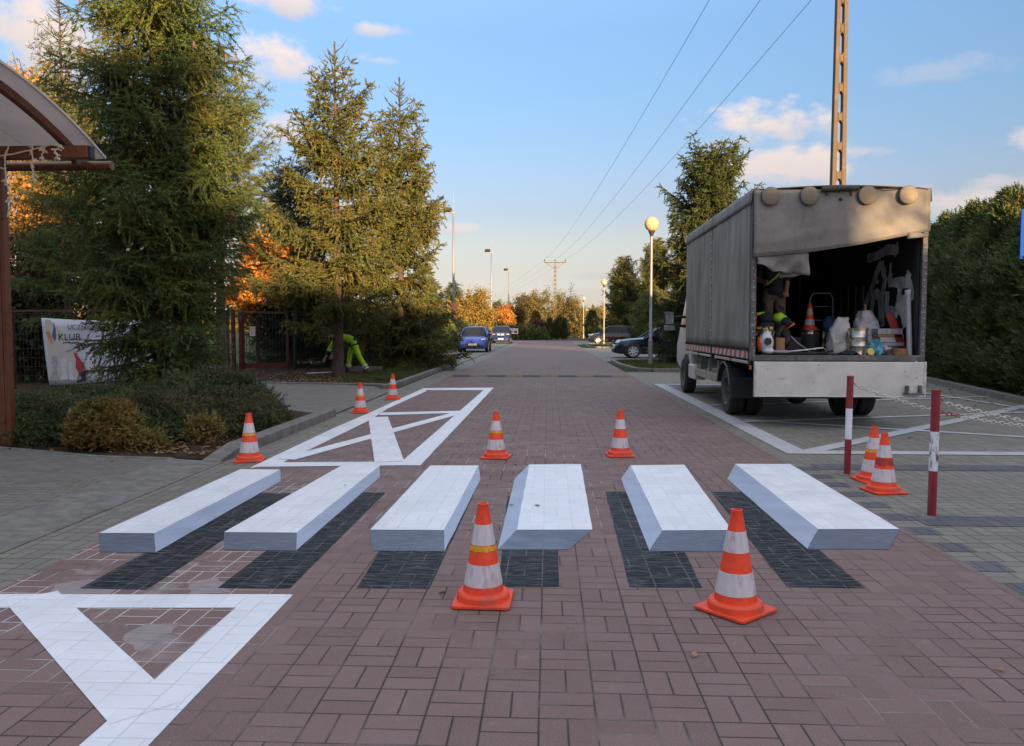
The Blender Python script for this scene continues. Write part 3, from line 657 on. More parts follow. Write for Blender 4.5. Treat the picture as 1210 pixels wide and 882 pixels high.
def thuja(name, label, loc, H, r, mat, seed, group=None, n=5000, prof=None, shoot=(.16,6,.06,.028), lump=.22, cat='tree', inner=.55, base=.02, upness=.75):
    rng = np.random.default_rng(seed); root = thing(name, label, cat, loc, 0, group)
    prof = prof or (lambda f: np.minimum(1, (1.04-f)*1.75)**.75*(.82+.18*np.minimum(1, f*6)))
    f = rng.random(n*2)**.92; ph = rng.random(n*2)*6.283
    k1, k2, k3 = rng.random(3)*6
    lm = 1+lump*(np.sin(ph*3+f*9*(H/3)+k1)*.5+np.sin(ph*5-f*14*(H/3)+k2)*.35+np.sin(ph*2+f*23+k3)*.35)
    RR = r*prof(f)*lm; q = inner+(1-inner)*np.sqrt(rng.random(n*2))
    tuft = (np.sin(ph*9+f*40+k2)*np.sin(f*31+ph*4+k3))        # gaps between the sprays
    sel = (rng.random(n*2) < .5+.28*tuft)
    f, ph, RR, q = f[sel], ph[sel], RR[sel], q[sel]
    rad = RR*q; B = np.stack([rad*np.cos(ph), rad*np.sin(ph), base+f*H*.97], 1)
    D = nrm(np.stack([np.cos(ph)*.8, np.sin(ph)*.8, np.full(len(ph), upness)], 1)+rng.normal(size=(len(ph),3))*.35)
    L = shoot[0]*(.6+.8*rng.random(len(B)))
    tris('crown', [shoot_tris(B, D, L, shoot[1], shoot[2], shoot[3], rng, .55)], M[mat], root)
    t = MB().tube([(0,0,0),(0,0,H*.5),(0,0,H*.93)], [r*.14,r*.10,.01], 7)
    for i in range(int(H*7)):
        z = H*(.05+.85*rng.random()); a = rng.random()*6.28; l = r*float(prof(z/H))*.75
        t.tube([(0,0,z),(math.cos(a)*l,math.sin(a)*l,z+l*.5)], [.018,.005], 4, caps=False)
    t.build('trunk', M['twig'], root)
    return root
def leafy(name, label, loc, H, c, rad, mat, seed, group=None, limbs=22, twigs=10, leaves=40, size=.10, sig=.18, cat='tree', trunk_r=.10, stems=1, shell=.55, zmin=.05, droop=0.0, erect=0.0):
    """broadleaf tree or shrub: trunk or stems, limbs, twigs and small leaves along the twigs"""
    rng = np.random.default_rng(seed); root = thing(name, label, cat, loc, 0, group)
    c = np.array(c, float); rad = np.array(rad, float); t = MB(); P = []; fork = np.array([0,0,max(.08, (c[2]-rad[2])*.9)])
    bases = [np.array([rng.normal()*.12*rad[0], rng.normal()*.12*rad[1], 0]) for _ in range(stems)] if stems > 1 else [np.zeros(3)]
    if stems == 1: t.tube([(0,0,0),tuple(fork*.5+rng.normal(size=3)*.02),tuple(fork),tuple((fork+c)/2),tuple(c+np.array([0,0,rad[2]*.55]))], [trunk_r*1.3,trunk_r,trunk_r*.85,trunk_r*.55,.012], 8)
    for i in range(limbs):
        v = nrm(rng.normal(size=3)); v[2] = v[2]*.8+.15+erect*abs(v[2]); v = nrm(v); e = c+v*rad*(shell+(1-shell)*rng.random())
        e[2] = max(e[2], zmin+.05)
        b = bases[i % len(bases)]
        s0 = b if stems > 1 else fork+(c-fork)*rng.random()*.9
        mid = (s0+e)/2+rng.normal(size=3)*.08*rad+np.array([0,0,.12*rad[2]]); 
        t.tube([tuple(s0),tuple(mid),tuple(e)], [trunk_r*.42,trunk_r*.22,.008], 5, caps=False)
        for q in range(twigs):
            f = .35+.65*rng.random(); a = (1-f)**2*s0+2*f*(1-f)*mid+f*f*e; d = nrm(rng.normal(size=3)+.6*v+np.array([0,0,.25-droop*1.5])); l = .38*rad.mean()*(.5+.8*rng.random())
            tip = a+d*l+np.array([0,0,-droop*l])
            t.tube([tuple(a),tuple(tip)], [.010,.003], 3, caps=False)
            g = rng.random((leaves,1)); pts = a[None]*(1-g)+tip[None]*g+rng.normal(size=(leaves,3))*sig*(.35+.65*g)
            P.append(pts)
    P = np.concatenate(P); P = P[P[:,2] > zmin]
    t.build('trunk' if stems == 1 else 'stems', M['twig'] if trunk_r < .06 else M['bark'], root)
    quads('crown' if cat == 'tree' else 'leaves', [leaf_quads(P, size, rng, .25)], M[mat], root)
    return root
def mound(name, label, loc, a, b, h, mat, seed, group=None, n=20000, size=.035, cat='shrub', flatness=.5, fuzz=.10, rz=0.0, box=2.4, lump=.12, shoots=True):
    """low clipped or spreading shrub: leaves on short twigs through a domed volume"""
    rng = np.random.default_rng(seed); root = thing(name, label, cat, loc, rz, group)
    x = rng.uniform(-1,1,n*2); y = rng.uniform(-1,1,n*2); r = (np.abs(x)**box+np.abs(y)**box)**(1/box); ok = r < 1; x, y, r = x[ok], y[ok], r[ok]
    k = rng.random(6)*6.28
    top = h*(1-r**3.2)**flatness*(1+lump*(np.sin(x*a*5+k[0])*np.sin(y*b*6+k[1])+.6*np.sin(x*a*11+k[2])*np.sin(y*b*12+k[3])))
    zf = 1-rng.random(len(x))**2.0*.75
    P = np.stack([x*a, y*b, np.maximum(top*zf, .02)], 1)+rng.normal(size=(len(x),3))*np.array([fuzz*.5,fuzz*.5,fuzz*.35])
    P[:,2] = np.abs(P[:,2])
    out = np.stack([x*1.2*r, y*1.2*r, np.full(len(x),.9)], 1)
    if shoots:
        m = len(P)//5; tw = shoot_tris(P[:m], nrm(out[:m]+rng.normal(size=(m,3))*.5), np.full(m,.10), 8, size*1.2, size*.55, rng, .9)
        tris('leaves', [tw, leaf_tris(P[m:], size, rng, out[m:])], M[mat], root)
    else: quads('leaves', [leaf_quads(P, size, rng, 0, out*.7)], M[mat], root)
    t = MB()
    for i in range(60):
        ang = rng.random()*6.28; q = .9*math.sqrt(rng.random()); px, py = math.cos(ang)*a*q, math.sin(ang)*b*q
        z = h*(1-q**3.2)**flatness*.85; t.tube([(px*.35,py*.35,0),(px*.7,py*.7,z*.6),(px,py,z)], [.016,.010,.004], 4, caps=False)
    t.build('stems', M['twig'], root)
    return root
def leaf_tris(P, size, rng, out):
    V = leaf_quads(P, size, rng, 0, out*.7).reshape(-1,4,3)
    return np.concatenate([V[:,[0,1,2]], V[:,[0,2,3]]], 1).reshape(-1,3)
# ------------------------------------------------------------------ trees and shrubs
conifer('spruce_tree', 'huge dark green spruce with low sweeping branches above the low evergreen shrub on the left', (-6.05,12.2,0), 11.6, 1.32, .85, 'spruce', 11, 'spruces',
        whorl=.24, nb=7, taper=.50, sp=.165, needles=(20,.044,.0165), trunk_r=.13, bot=(-.48,.26), top=(.30,.25), cones=.9, shootL=.20, secmax=.66, jag=.36, hang=.5, skirt=.5)
conifer('spruce_tree', 'smaller dark spruce with a thin leader just left of the huge spruce', (-12.1,19.6,0), 9.9, 1.3, 2.2, 'spruce', 12, 'spruces', whorl=.32, nb=6, taper=.75, sp=.14, needles=(12,.034,.017), cones=.7, bare_top=1.3, shootL=.16, secmax=.6)
conifer('pine_tree', 'light olive pine rising behind the right side of the huge spruce', (-6.85,16.4,0), 6.5, 1.05, 3.3, 'pine', 13, 'pines', whorl=.36, nb=6, taper=.36, sp=.14, needles=(11,.095,.014), bot=(.10,.35), top=(.8,.5), shootL=.16, secmax=.5, hang=.1, jag=.4)
conifer('pine_tree', 'dark bluish pine seen in the gap between the huge spruce and the golden spruces', (-9.1,28,0), 6.9, 1.7, .8, 'pine_dark', 14, 'pines', whorl=.42, nb=7, taper=.5, sp=.2, needles=(10,.13,.026), bot=(.1,.3), top=(.8,.4), shootL=.22, secmax=.7, hang=.1)
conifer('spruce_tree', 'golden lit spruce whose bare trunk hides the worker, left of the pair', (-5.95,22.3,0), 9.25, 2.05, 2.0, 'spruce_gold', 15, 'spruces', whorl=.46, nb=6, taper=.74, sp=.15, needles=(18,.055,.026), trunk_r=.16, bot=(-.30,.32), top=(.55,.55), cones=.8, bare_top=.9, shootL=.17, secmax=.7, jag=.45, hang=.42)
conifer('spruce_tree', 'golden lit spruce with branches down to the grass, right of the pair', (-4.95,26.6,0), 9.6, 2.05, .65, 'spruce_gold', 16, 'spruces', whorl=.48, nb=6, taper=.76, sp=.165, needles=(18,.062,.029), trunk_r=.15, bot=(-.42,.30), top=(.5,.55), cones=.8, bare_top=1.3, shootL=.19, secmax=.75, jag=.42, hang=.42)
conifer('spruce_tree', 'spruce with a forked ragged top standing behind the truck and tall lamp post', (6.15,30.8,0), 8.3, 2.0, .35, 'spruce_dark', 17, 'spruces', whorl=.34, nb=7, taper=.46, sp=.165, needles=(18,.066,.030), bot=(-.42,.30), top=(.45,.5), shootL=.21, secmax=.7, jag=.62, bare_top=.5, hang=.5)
for i, (x, y, H, r, sd, lab) in enumerate([
    (-4.45,29.3,2.2,1.0,21,'low dense dark conifer on the grass edge right of the golden spruces'),
    (-7.6,29.0,3.2,1.2,22,'dark bushy conifer in the deep shade behind the worker'),
    (-9.8,29.5,3.6,1.4,23,'dark bushy conifer behind the open gate'),
    (-6.3,31.0,3.0,1.3,24,'dark bushy conifer filling the gap behind the bare trunk')]):
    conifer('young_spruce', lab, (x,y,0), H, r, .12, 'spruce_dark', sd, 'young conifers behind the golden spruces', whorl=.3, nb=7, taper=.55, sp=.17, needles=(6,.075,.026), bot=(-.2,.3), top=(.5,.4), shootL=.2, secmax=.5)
leafy('maple_tree', 'small tree with glowing orange leaves above the brown gate posts', (-10.0,27.0,0), 4.9, (0,0,3.3), (1.3,1.0,1.75), 'orange_leaf', 31, None, limbs=34, twigs=11, leaves=46, size=.13, sig=.16, trunk_r=.07)
leafy('birch_tree', 'tall birch with hanging orange leaves at the far left edge above the shelter roof', (-15.6,24.0,0), 10.6, (0,0,6.9), (2.3,2.2,3.5), 'birch_leaf', 32, None, limbs=56, twigs=13, leaves=60, size=.12, sig=.20, droop=.8)
for i, (x, y, z, rx, rz_, sd, lab) in enumerate([
    (-13.6,20.3,2.0,1.9,2.0,33,'dark leafy thicket with reddish creeper behind the fence, left of the banner'),
    (-10.9,20.6,1.9,1.8,2.0,34,'dark leafy thicket behind the fence, right of the banner'),
    (-16.5,21.5,2.3,2.2,2.3,35,'dark leafy thicket at the left edge behind the shelter post')]):
    leafy('thicket', lab, (x,y,0), 4, (0,0,z), (rx,1.3,rz_), 'dark_leaf', sd, 'thickets behind the fence', limbs=46, twigs=11, leaves=46, size=.14, sig=.22, cat='shrub', trunk_r=.05, stems=6, shell=.25)
mound('evergreen_shrub', 'wide low dark evergreen shrub spreading over the bed under the huge spruce', (-5.65,10.5,.03), 2.0, 1.65, .46, 'yew', 41, None, n=52000, size=.032, flatness=.55, fuzz=.09, rz=.25, lump=.10)
mound('evergreen_shrub', 'bristly arching evergreen shrub at the kerb end of the bed', (-4.98,11.3,.03), .88, 1.05, .56, 'yew', 42, None, n=26000, size=.034, flatness=.6, fuzz=.16, lump=.18)
mound('golden_shrub', 'small rounded yellow-green shrub in front of the dark evergreen', (-5.02,8.75,.03), .33, .30, .44, 'yellow_shrub', 43, 'yellowish shrubs in the bed', n=4600, size=.044, flatness=.40, fuzz=.06)
mound('golden_shrub', 'thin straggly yellowish shrub in the bed nearest the kerbside cone', (-4.05,9.15,.03), .17, .15, .30, 'yellow_shrub', 44, 'yellowish shrubs in the bed', n=420, size=.034, flatness=.5, fuzz=.07)
mound('golden_shrub', 'very low sparse yellowish shrub between the round one and the straggly one', (-4.42,8.62,.03), .17, .13, .17, 'yellow_shrub', 45, 'yellowish shrubs in the bed', n=260, size=.032, flatness=.5, fuzz=.07)
# thuja hedge on the right
hl = ['hedge thuja nearest the camera at the right edge, beside the blue sign', 'second hedge thuja from the right edge', 'third hedge thuja from the right edge', 'fourth hedge thuja from the right edge', 'fifth hedge thuja from the right edge, just right of the truck', 'hedge thuja peeping out past the truck side', 'hedge thuja behind the truck box', 'hedge thuja by the concrete pole behind the truck','hedge thuja just past the concrete pole','second farthest hedge thuja, behind the truck','farthest hedge thuja, behind the truck cab']
for i in range(11):
    f = i/7; x = 8.75+f*1.75; y = 12.6+f*8.6
    thuja('thuja_tree', hl[i], (x+.75, y, .05), [2.7,3.0,3.0,3.55,3.55,4.35,4.05,4.45,4.2,4.5,4.3][i]+.12, 1.02, 'thuja', 50+i, 'thuja hedge along the parking area', n=8200, shoot=(.26,8,.085,.036), lump=.34, base=.0,
          prof=lambda f: np.minimum(1, (1.03-f)*2.6)**.62*(.86+.14*np.minimum(1, f*6)))
# hedge and far vegetation
for i in range(13):
    y = 33.0+i*3.1
    mound('hedge_bush', ['nearest rounded green bush of the row left of the parked cars','second nearest green bush of the row left of the parked cars','third nearest green bush of the row left of the parked cars','fourth nearest green bush of the row left of the parked cars','green bush of the row just left of the bright blue car','green bush of the row right behind the bright blue car','sixth farthest green bush of the row left of the parked cars','fifth farthest green bush of the row left of the parked cars','green bush of the row level with the indigo car','third farthest green bush of the row left of the parked cars','second farthest green bush of the row left of the parked cars','farthest green bush of the row left of the parked cars','last green bush of the row by the floodlight mast'][i],
          (-7.0-.02*i,y,0), 1.1, 1.75, 1.75+.25*math.sin(i*2.1), 'green_leaf', 70+i, 'bushes left of the parked cars', n=5200 if i < 6 else 2400, size=.12 if i < 6 else .18, flatness=.35, fuzz=.2, lump=.14, shoots=False)
FAR = [ # name, label, x, y, H, centre z, radii, material
 ('autumn_tree','tree with bright orange-yellow leaves above the blue car roof',-8.6,88,5.8,3.3,(2.6,2.2,2.7),'gold_leaf'),
 ('autumn_tree','low golden bush-like tree left of the orange-yellow tree',-10.9,76,3.6,1.9,(2.3,2,1.6),'gold_leaf'),
 ('autumn_tree','small rust red tree between the two blue cars',-5.9,104,4.3,2.4,(1.5,1.5,1.9),'orange_leaf'),
 ('willow_tree','broad spiky olive willow left of the power pole at the end of the road',-3.0,126,8.0,4.0,(4.2,3.4,4.0),'willow_leaf'),
 ('willow_tree','olive brown willow right behind the power pole at the end of the road',3.1,134,8.3,4.0,(3.9,3.4,4.2),'willow_leaf'),
 ('willow_tree','low brown thicket of saplings right of the power pole',5.2,124,4.8,2.2,(3.4,3,2.4),'willow_leaf'),
 ('plum_bush','dark red bush at the end of the road, left of the small cypresses',-1.3,103,2.3,1.25,(1.25,1.1,1.05),'red_shrub')]
for i, (nm, lab, x, y, H, cz, rd, m) in enumerate(FAR):
    leafy(nm, lab, (x,y,0), H, (0,0,cz), rd, m, 90+i, None, limbs=54, twigs=11, leaves=46, size=.21, sig=.30, trunk_r=.12, shell=.35, stems=5 if 'willow' in nm or 'bush' in nm else 1, erect=.5 if 'willow' in nm else 0, cat='bush' if 'bush' in nm else 'tree')
for i, (x, y, H, r, lab) in enumerate([(.15,106,2.75,.38,'dark columnar cypress at the road end, leftmost of three'),(1.12,106,2.6,.36,'dark columnar cypress at the road end, middle of three'),(2.05,106,2.6,.38,'dark columnar cypress at the road end, rightmost of three'),(5.6,103,3.8,.85,'taller dark columnar cypress behind the farthest globe lamp'),(-1.75,112,3.9,.85,'bright yellow-green cypress behind the dark red bush')]):
    thuja('cypress', lab, (x,y,0), H, r, 'thuja' if i < 4 else 'gold_leaf', 110+i, 'small cypresses at the road end', n=1500, shoot=(.2,5,.16,.08), prof=lambda f: np.minimum(1,(1.02-f)*1.9)**.6*(.75+.25*np.minimum(1,f*4)))
for i, (x, w, h) in enumerate([(-4.6,1.9,1.55),(-2.7,1.5,1.8),(-1.0,1.2,1.35),(-6.6,1.7,1.9)]):
    mound('low_bush', ['spreading green bush at the road end beside the small white poster','taller green bush at the road end left of the dark red bush','low green bush at the road end under the dark red bush','green bush at the road end behind the indigo car'][i], (x,100.5,0), w*.8, 1.4, h, 'green_leaf', 120+i, 'green bushes at the road end', n=2600, size=.22, flatness=.4, fuzz=.28, lump=.2, shoots=False)
for i, (x, y, H, r, lab, m) in enumerate([
    (8.3,88,9.0,2.7,'spruce right of the road end, its left edge above the brown car','spruce_gold'),(11.2,84,10.4,3.2,'taller spruce behind the brown car','spruce_gold'),(14.0,80,9.6,3.3,'spruce right of the taller one, beyond the tall lamp post','spruce_gold'),
    (9.3,70,4.6,2.3,'low broad pine over the brown car bonnet','pine'),(11.8,60,6.2,2.6,'olive pine between the navy car and the brown car','pine'),(15.6,64,8.8,3.0,'dark spruce behind the tall lamp post','spruce_dark'),(11.2,46,4.6,2.2,'dark spruce behind the navy car','spruce_dark'),
    (-9.2,62,4.8,1.5,'small spruce beyond the hedge bushes on the left','spruce_dark'),(-11.4,95,6.6,1.9,'dark slim spruce left of the orange-yellow tree','spruce_dark'),(-7.3,112,5.0,1.6,'small dark spruce right of the orange-yellow tree','spruce_dark')]):
    conifer('far_spruce' if m != 'pine' else 'far_pine', lab, (x,y,0), H, r, .3, m, 130+i, 'conifers far down the road', whorl=.62, nb=7, taper=.62, sp=.3, needles=(6,.15,.06), bot=(-.2,.3), top=(.6,.5), shootL=.34, secmax=.9, jag=.35)
# distant wood: one mass nobody could count
rng = np.random.default_rng(7); P = []
for i in range(420):
    a = R(-58+116*rng.random()); d = 260+160*rng.random(); cx, cy = math.sin(a)*d, math.cos(a)*d; h = 5+5.5*rng.random()
    v = nrm(rng.normal(size=(90,3)))*np.array([4.2,4.2,h*.5])*(rng.random((90,1))**.4); P.append(v+np.array([cx,cy,h*.5]))
P = np.concatenate(P); P = P[P[:,2] > .1]
o = quads('distant_wood', [leaf_quads(P, 1.9, rng, .2)], M['willow_leaf'], None); tag(o, 'far-off belt of olive trees along the horizon', 'wood', None, 'stuff')
# grass blades on the verge and the island, leaves on the soil
def blades(name, label, spots, n, h, seed):
    rng = np.random.default_rng(seed); V = []
    for (x0,y0,x1,y1,z,share) in spots:
        k = int(n*share); b = np.stack([rng.uniform(x0,x1,k), rng.uniform(y0,y1,k), np.full(k,z)],1)
        d = nrm(np.stack([rng.normal(size=k)*.45, rng.normal(size=k)*.45, np.ones(k)],1)); hh = h*(.5+rng.random((k,1)))
        s = nrm(np.cross(d, rng.normal(size=(k,3))))*.008
        V.append(np.stack([b-s,b+s,b+d*hh],1).reshape(-1,3))
    return tag(tris(name, V, M['grass_blade'], None), label, 'grass', None, 'stuff')
blades('grass', 'short green grass under the golden spruces and on the lamp post island', [(-5.4,20.0,-3.66,30.6,.03,.5),(2.75,26.0,8.5,33,.05,.3),(3.2,58,8,69,.05,.12),(-9,93.4,9,99,0,.08)], 60000, .08, 3)
rng = np.random.default_rng(9)
def scatter_leaves(name, label, spots, size, seed):
    rng = np.random.default_rng(seed); P = []
    for (x0,y0,x1,y1,z,k) in spots: P.append(np.stack([rng.uniform(x0,x1,k), rng.uniform(y0,y1,k), z+rng.random(k)*.012],1))
    P = np.concatenate(P); o = quads(name, [leaf_quads(P, size, rng, 4.0)], M['brown_leaf'], None); return tag(o, label, 'leaves', None, 'stuff')
scatter_leaves('fallen_leaves', 'dry brown leaves lying on the beds, along the kerbs and on the paving', [
    (-6.2,8.75,-3.75,9.3,.035,230),(-4.5,8.25,-3.7,8.8,.035,90),(-7,8.3,-3.9,8.7,.045,25),(-7.2,19.7,-3.8,24,.035,1100),(-10,19.8,-5.6,24.5,.035,700),(-3.45,8,-3.30,30,.02,70),(-7,3,-3.6,8,.045,16),
    (2.4,24.9,5.5,25.2,.02,160),(6.9,8,8.2,14,.02,90),(7.6,13.5,9.8,21,.02,170),(-3.4,3,2.4,14,.018,18),(3,9,7.5,17,.02,40)], .06, 10)
# ------------------------------------------------------------------ traffic cones
def make_cone(name, label, loc, rz, sticker=None, tilt=(0,0), s=1.0, group='traffic cones'):
    r = thing(name, label, 'traffic cone', loc, rz, group); r.rotation_euler = (tilt[0], tilt[1], rz); r.scale = (s,s,s)
    b = MB(); hw = .143; pts = []
    for cx, cy, a0 in ((1,1,0),(-1,1,90),(-1,-1,180),(1,-1,270)):
        for q in range(4):
            a = R(a0+30*q); pts.append((cx*(hw-.022)+math.cos(a)*.022, cy*(hw-.022)+math.sin(a)*.022, .002))
    b.prism(pts, (0,0,.016)); b.lathe([(.133,.018),(.131,.045),(.122,.055),(.100,.058)], 32, cap=False)
    b.build('base', M['orange_base'], r, autosmooth=35, bevel=.003)
    rr = lambda z: .102+(.025-.102)*(z-.056)/(.49-.056)
    body = MB().lathe([(rr(.050),.050),(rr(.056),.056),(rr(.10),.10),(rr(.2),.2),(rr(.3),.3),(rr(.4),.4),(rr(.478),.478),(.0275,.482),(.0275,.492),(.020,.493),(.0185,.45)], 32, cap=False)
    body.build('body', M['orange'], r, autosmooth=40)
    for z0, z1 in ((.092,.197),(.293,.391)):
        MB().lathe([(rr(z0)+.0003,z0-.0005),(rr(z0)+.0016,z0),(rr(z1)+.0016,z1),(rr(z1)+.0003,z1+.0005)], 32, cap=False).build('reflective_band', M['cone_white'], r, autosmooth=40)
    if sticker:
        z0, z1 = (.258,.292) if sticker == 'cone_yellow' else (.215,.288)
        rg = random.Random(sum(map(ord, label))); n = 22; a0 = rg.random()*6 if sticker != 'cone_yellow' else 0; V = []; F = []
        for k in range(n+1):
            a = -math.pi*.80/1 + math.pi*1.5*k/n - math.pi/2 + .1; w0 = z0+rg.random()*.010*(1 if sticker == 'cone_yellow' else 3); w1 = z1-rg.random()*.004
            for z in (w0, w1): V.append(((rr(z)+.0022)*math.cos(a), (rr(z)+.0022)*math.sin(a), z))
            if k: F.append((2*k-2,2*k,2*k+1,2*k-1))
        MB().add(V, F).build('sticker', M[sticker], r, smooth=True)
    return r
CONES = [((-3.08,8.02),.2,'cone_yellow','traffic cone at the left kerb, in front of the low evergreen shrub'),
 ((-3.05,12.75),.1,'cone_yellow','traffic cone beside the far crossed marking, by the driveway mouth'),
 ((-3.0,15.2),.15,None,'farthest traffic cone on the road, left of the far end of the crossed marking'),
 ((-.55,8.33),-.15,'cone_yellow','traffic cone behind the gap between the third and fourth painted blocks'),
 ((.77,8.52),.05,None,'plain traffic cone behind the gap between the fourth and fifth painted blocks'),
 ((-.322,3.90),-.03,'cone_yellow','large front traffic cone with a torn yellow sticker and square-on base'),
 ((.905,3.82),.72,None,'large front traffic cone with its base turned corner forward'),
 ((2.80,6.72),.15,'cone_red','traffic cone with a torn red sticker standing between the red and white posts'),
 ((2.90,7.20),.1,'cone_yellow','traffic cone half hidden behind the red-stickered cone by the posts')]
for (x, y), rz, st, lab in CONES: make_cone('traffic_cone', lab, (x,y,.014 if abs(x) > 2.6 or y > 6 else .014), rz, st, (.035,0) if 'half hidden' in lab else (0,0))
# ------------------------------------------------------------------ posts and chains
def post(label, x, y, h, rust, tilt=0):
    r = thing('barrier_post', label, 'post', (x,y,.012), 0, 'red and white posts'); r.rotation_euler = (0, tilt, 0)
    def seg(nm, z0, z1, m): MB().lathe([(.030,z0),(.030,z1)], 24).build(nm, M[m], r, autosmooth=40)
    seg('lower_section', 0, .335*h/.92, 'post_red'); seg('middle_section', .335*h/.92, .625*h/.92, 'post_white_rust' if rust else 'post_white'); seg('upper_section', .625*h/.92, h-.004, 'post_red')
    MB().lathe([(.032,h-.004),(.032,h+.008),(.026,h+.014)], 24).build('cap', M['post_red'], r, autosmooth=40)
    MB().tube([(.028,0,h-.06),(.046,0,h-.06),(.046,0,h-.075)], .005, 6).build('hook', M['chain_red'], r)
    MB().b2((-.09,-.09,0),(.09,.09,.004)).build('ground_plate', M['kerb'], r)
    return r
post('clean red and white post, the one farther from the camera', 2.80, 7.53, .91, False, R(.6))
post('rusty red and white post, the one nearer the camera', 2.79, 5.86, .91, True, R(.4))
def chain(name, label, a, b, sag, n, mats, group='barrier chains'):
    r = thing(name, label, 'chain', a, 0, group); a, b = Vector(a), Vector(b); prev = None; mbs = {k: MB() for k in set(mats)}
    pts = [a.lerp(b, i/n)-Vector((0,0,sag*4*(i/n)*(1-i/n)))-a for i in range(n+1)]
    for i in range(n):
        p, q = pts[i], pts[i+1]; d = (q-p); L = d.length*1.28; d.normalize(); s = d.cross(Vector((0,0,1))).normalized(); u = s.cross(d)
        if i % 2: s = u
        c = (p+q)/2; ring = []; w = .0145
        for k in range(12):
            t = 2*math.pi*k/12; ring.append(c+d*(math.cos(t)*w*.9+math.copysign(L/2-w, math.cos(t)))+s*math.sin(t)*w)
        ring.append(ring[0]); mbs[mats[(i//6) % len(mats)]].tube(ring, .0048, 6, caps=False)
    for k, mb in mbs.items(): mb.build('links', M[k], r, smooth=True)
    return r
chain('barrier_chain', 'chain sagging from the clean post, passing behind the rusty post', (2.85,7.52,.85), (6.9,7.6,.86), .40, 100, ['chain_white','chain_white','chain_white','chain_red'])
chain('barrier_chain', 'whitish chain hanging from the rusty post out of the right side', (2.84,5.86,.84), (6.9,5.9,.86), .28, 118, ['chain_white'])
# ------------------------------------------------------------------ globe lamp posts
def lamp(label, x, y, h, m='galv'):
    r = thing('lamp_post', label, 'street lamp', (x,y,.04), 0, 'globe lamp posts')
    MB().tube([(0,0,0),(0,0,.9)], .085, 14).build('base_sleeve', M['galv'], r, smooth=False, autosmooth=40)
    MB().tube([(0,0,.9),(0,0,.95),(0,0,h-.45)], [.085,.062,.042], 14).build('pole', M['galv'], r, autosmooth=40)
    MB().lathe([(.045,h-.46),(.06,h-.42),(.13,h-.25),(.11,h-.235)], 18).build('collar', M['steel_dark'], r, autosmooth=40)
    MB().sphere((0,0,h), .265, 28, 18).build('globe', M['lamp_globe'], r, smooth=True)
    return r
lamp('tallest looking globe lamp post, nearest, left of the truck', 3.82, 30.0, 5.22)
lamp('globe lamp post in the middle of the row, in front of the brown car', 4.78, 69.0, 5.35)
lamp('farthest and smallest globe lamp post at the end of the road', 4.95, 113, 5.6)
# ------------------------------------------------------------------ flood light masts on the left
def mast(label, x, y, h, red=True):
    r = thing('floodlight_mast', label, 'floodlight', (x,y,0), 0, 'floodlight masts')
    MB().tube([(0,0,0),(0,0,h*.5),(0,0,h)], [.12,.09,.06], 10).build('pole', M['galv'], r, smooth=True)
    MB().tube([(0,0,h),(0,0,h+1.3)], .018, 6).build('lightning_rod', M['galv'], r)
    MB().b2((-.55,-.05,h-.25),(.1,.05,h-.15)).build('crossarm', M['galv'], r)
    for k in range(2): MB().box((-.28-.28*k,-.10,h-.02),(.30,.22,.30),(R(-35),0,R(-15))).build('floodlight', M['steel_dark'], r, bevel=.02)
    if red:
        for z in (2.0,2.75): MB().lathe([(.24,z),(.26,z+.03),(.26,z+.52),(.24,z+.55)], 12).build('padding', M['ink_orange'], r)
    return r
mast('floodlight mast just right of the golden spruces, nearest in the row', -7.15, 60, 10.3)
mast('floodlight mast in the middle of the row, behind the blue cars', -6.45, 90, 10.2)
mast('farthest and thinnest floodlight mast in the row', -6.0, 120, 10.3, False)
r = thing('floodlight_mast', 'mast with a pale lamp basket glimpsed through the left golden spruce', 'floodlight', (-11.55,40.6,0))
MB().tube([(0,0,0),(0,0,10.0)], [.14,.09], 10).build('pole', M['galv'], r, smooth=True)
MB().lathe([(.25,9.75),(.42,9.8),(.42,10.7),(.36,10.75)], 16).build('basket', M['plaster'], r, autosmooth=40)
for z in (9.95,10.25,10.55): MB().lathe([(.43,z),(.445,z+.02),(.43,z+.04)], 16, cap=False).build('band', M['brown_steel'], r)
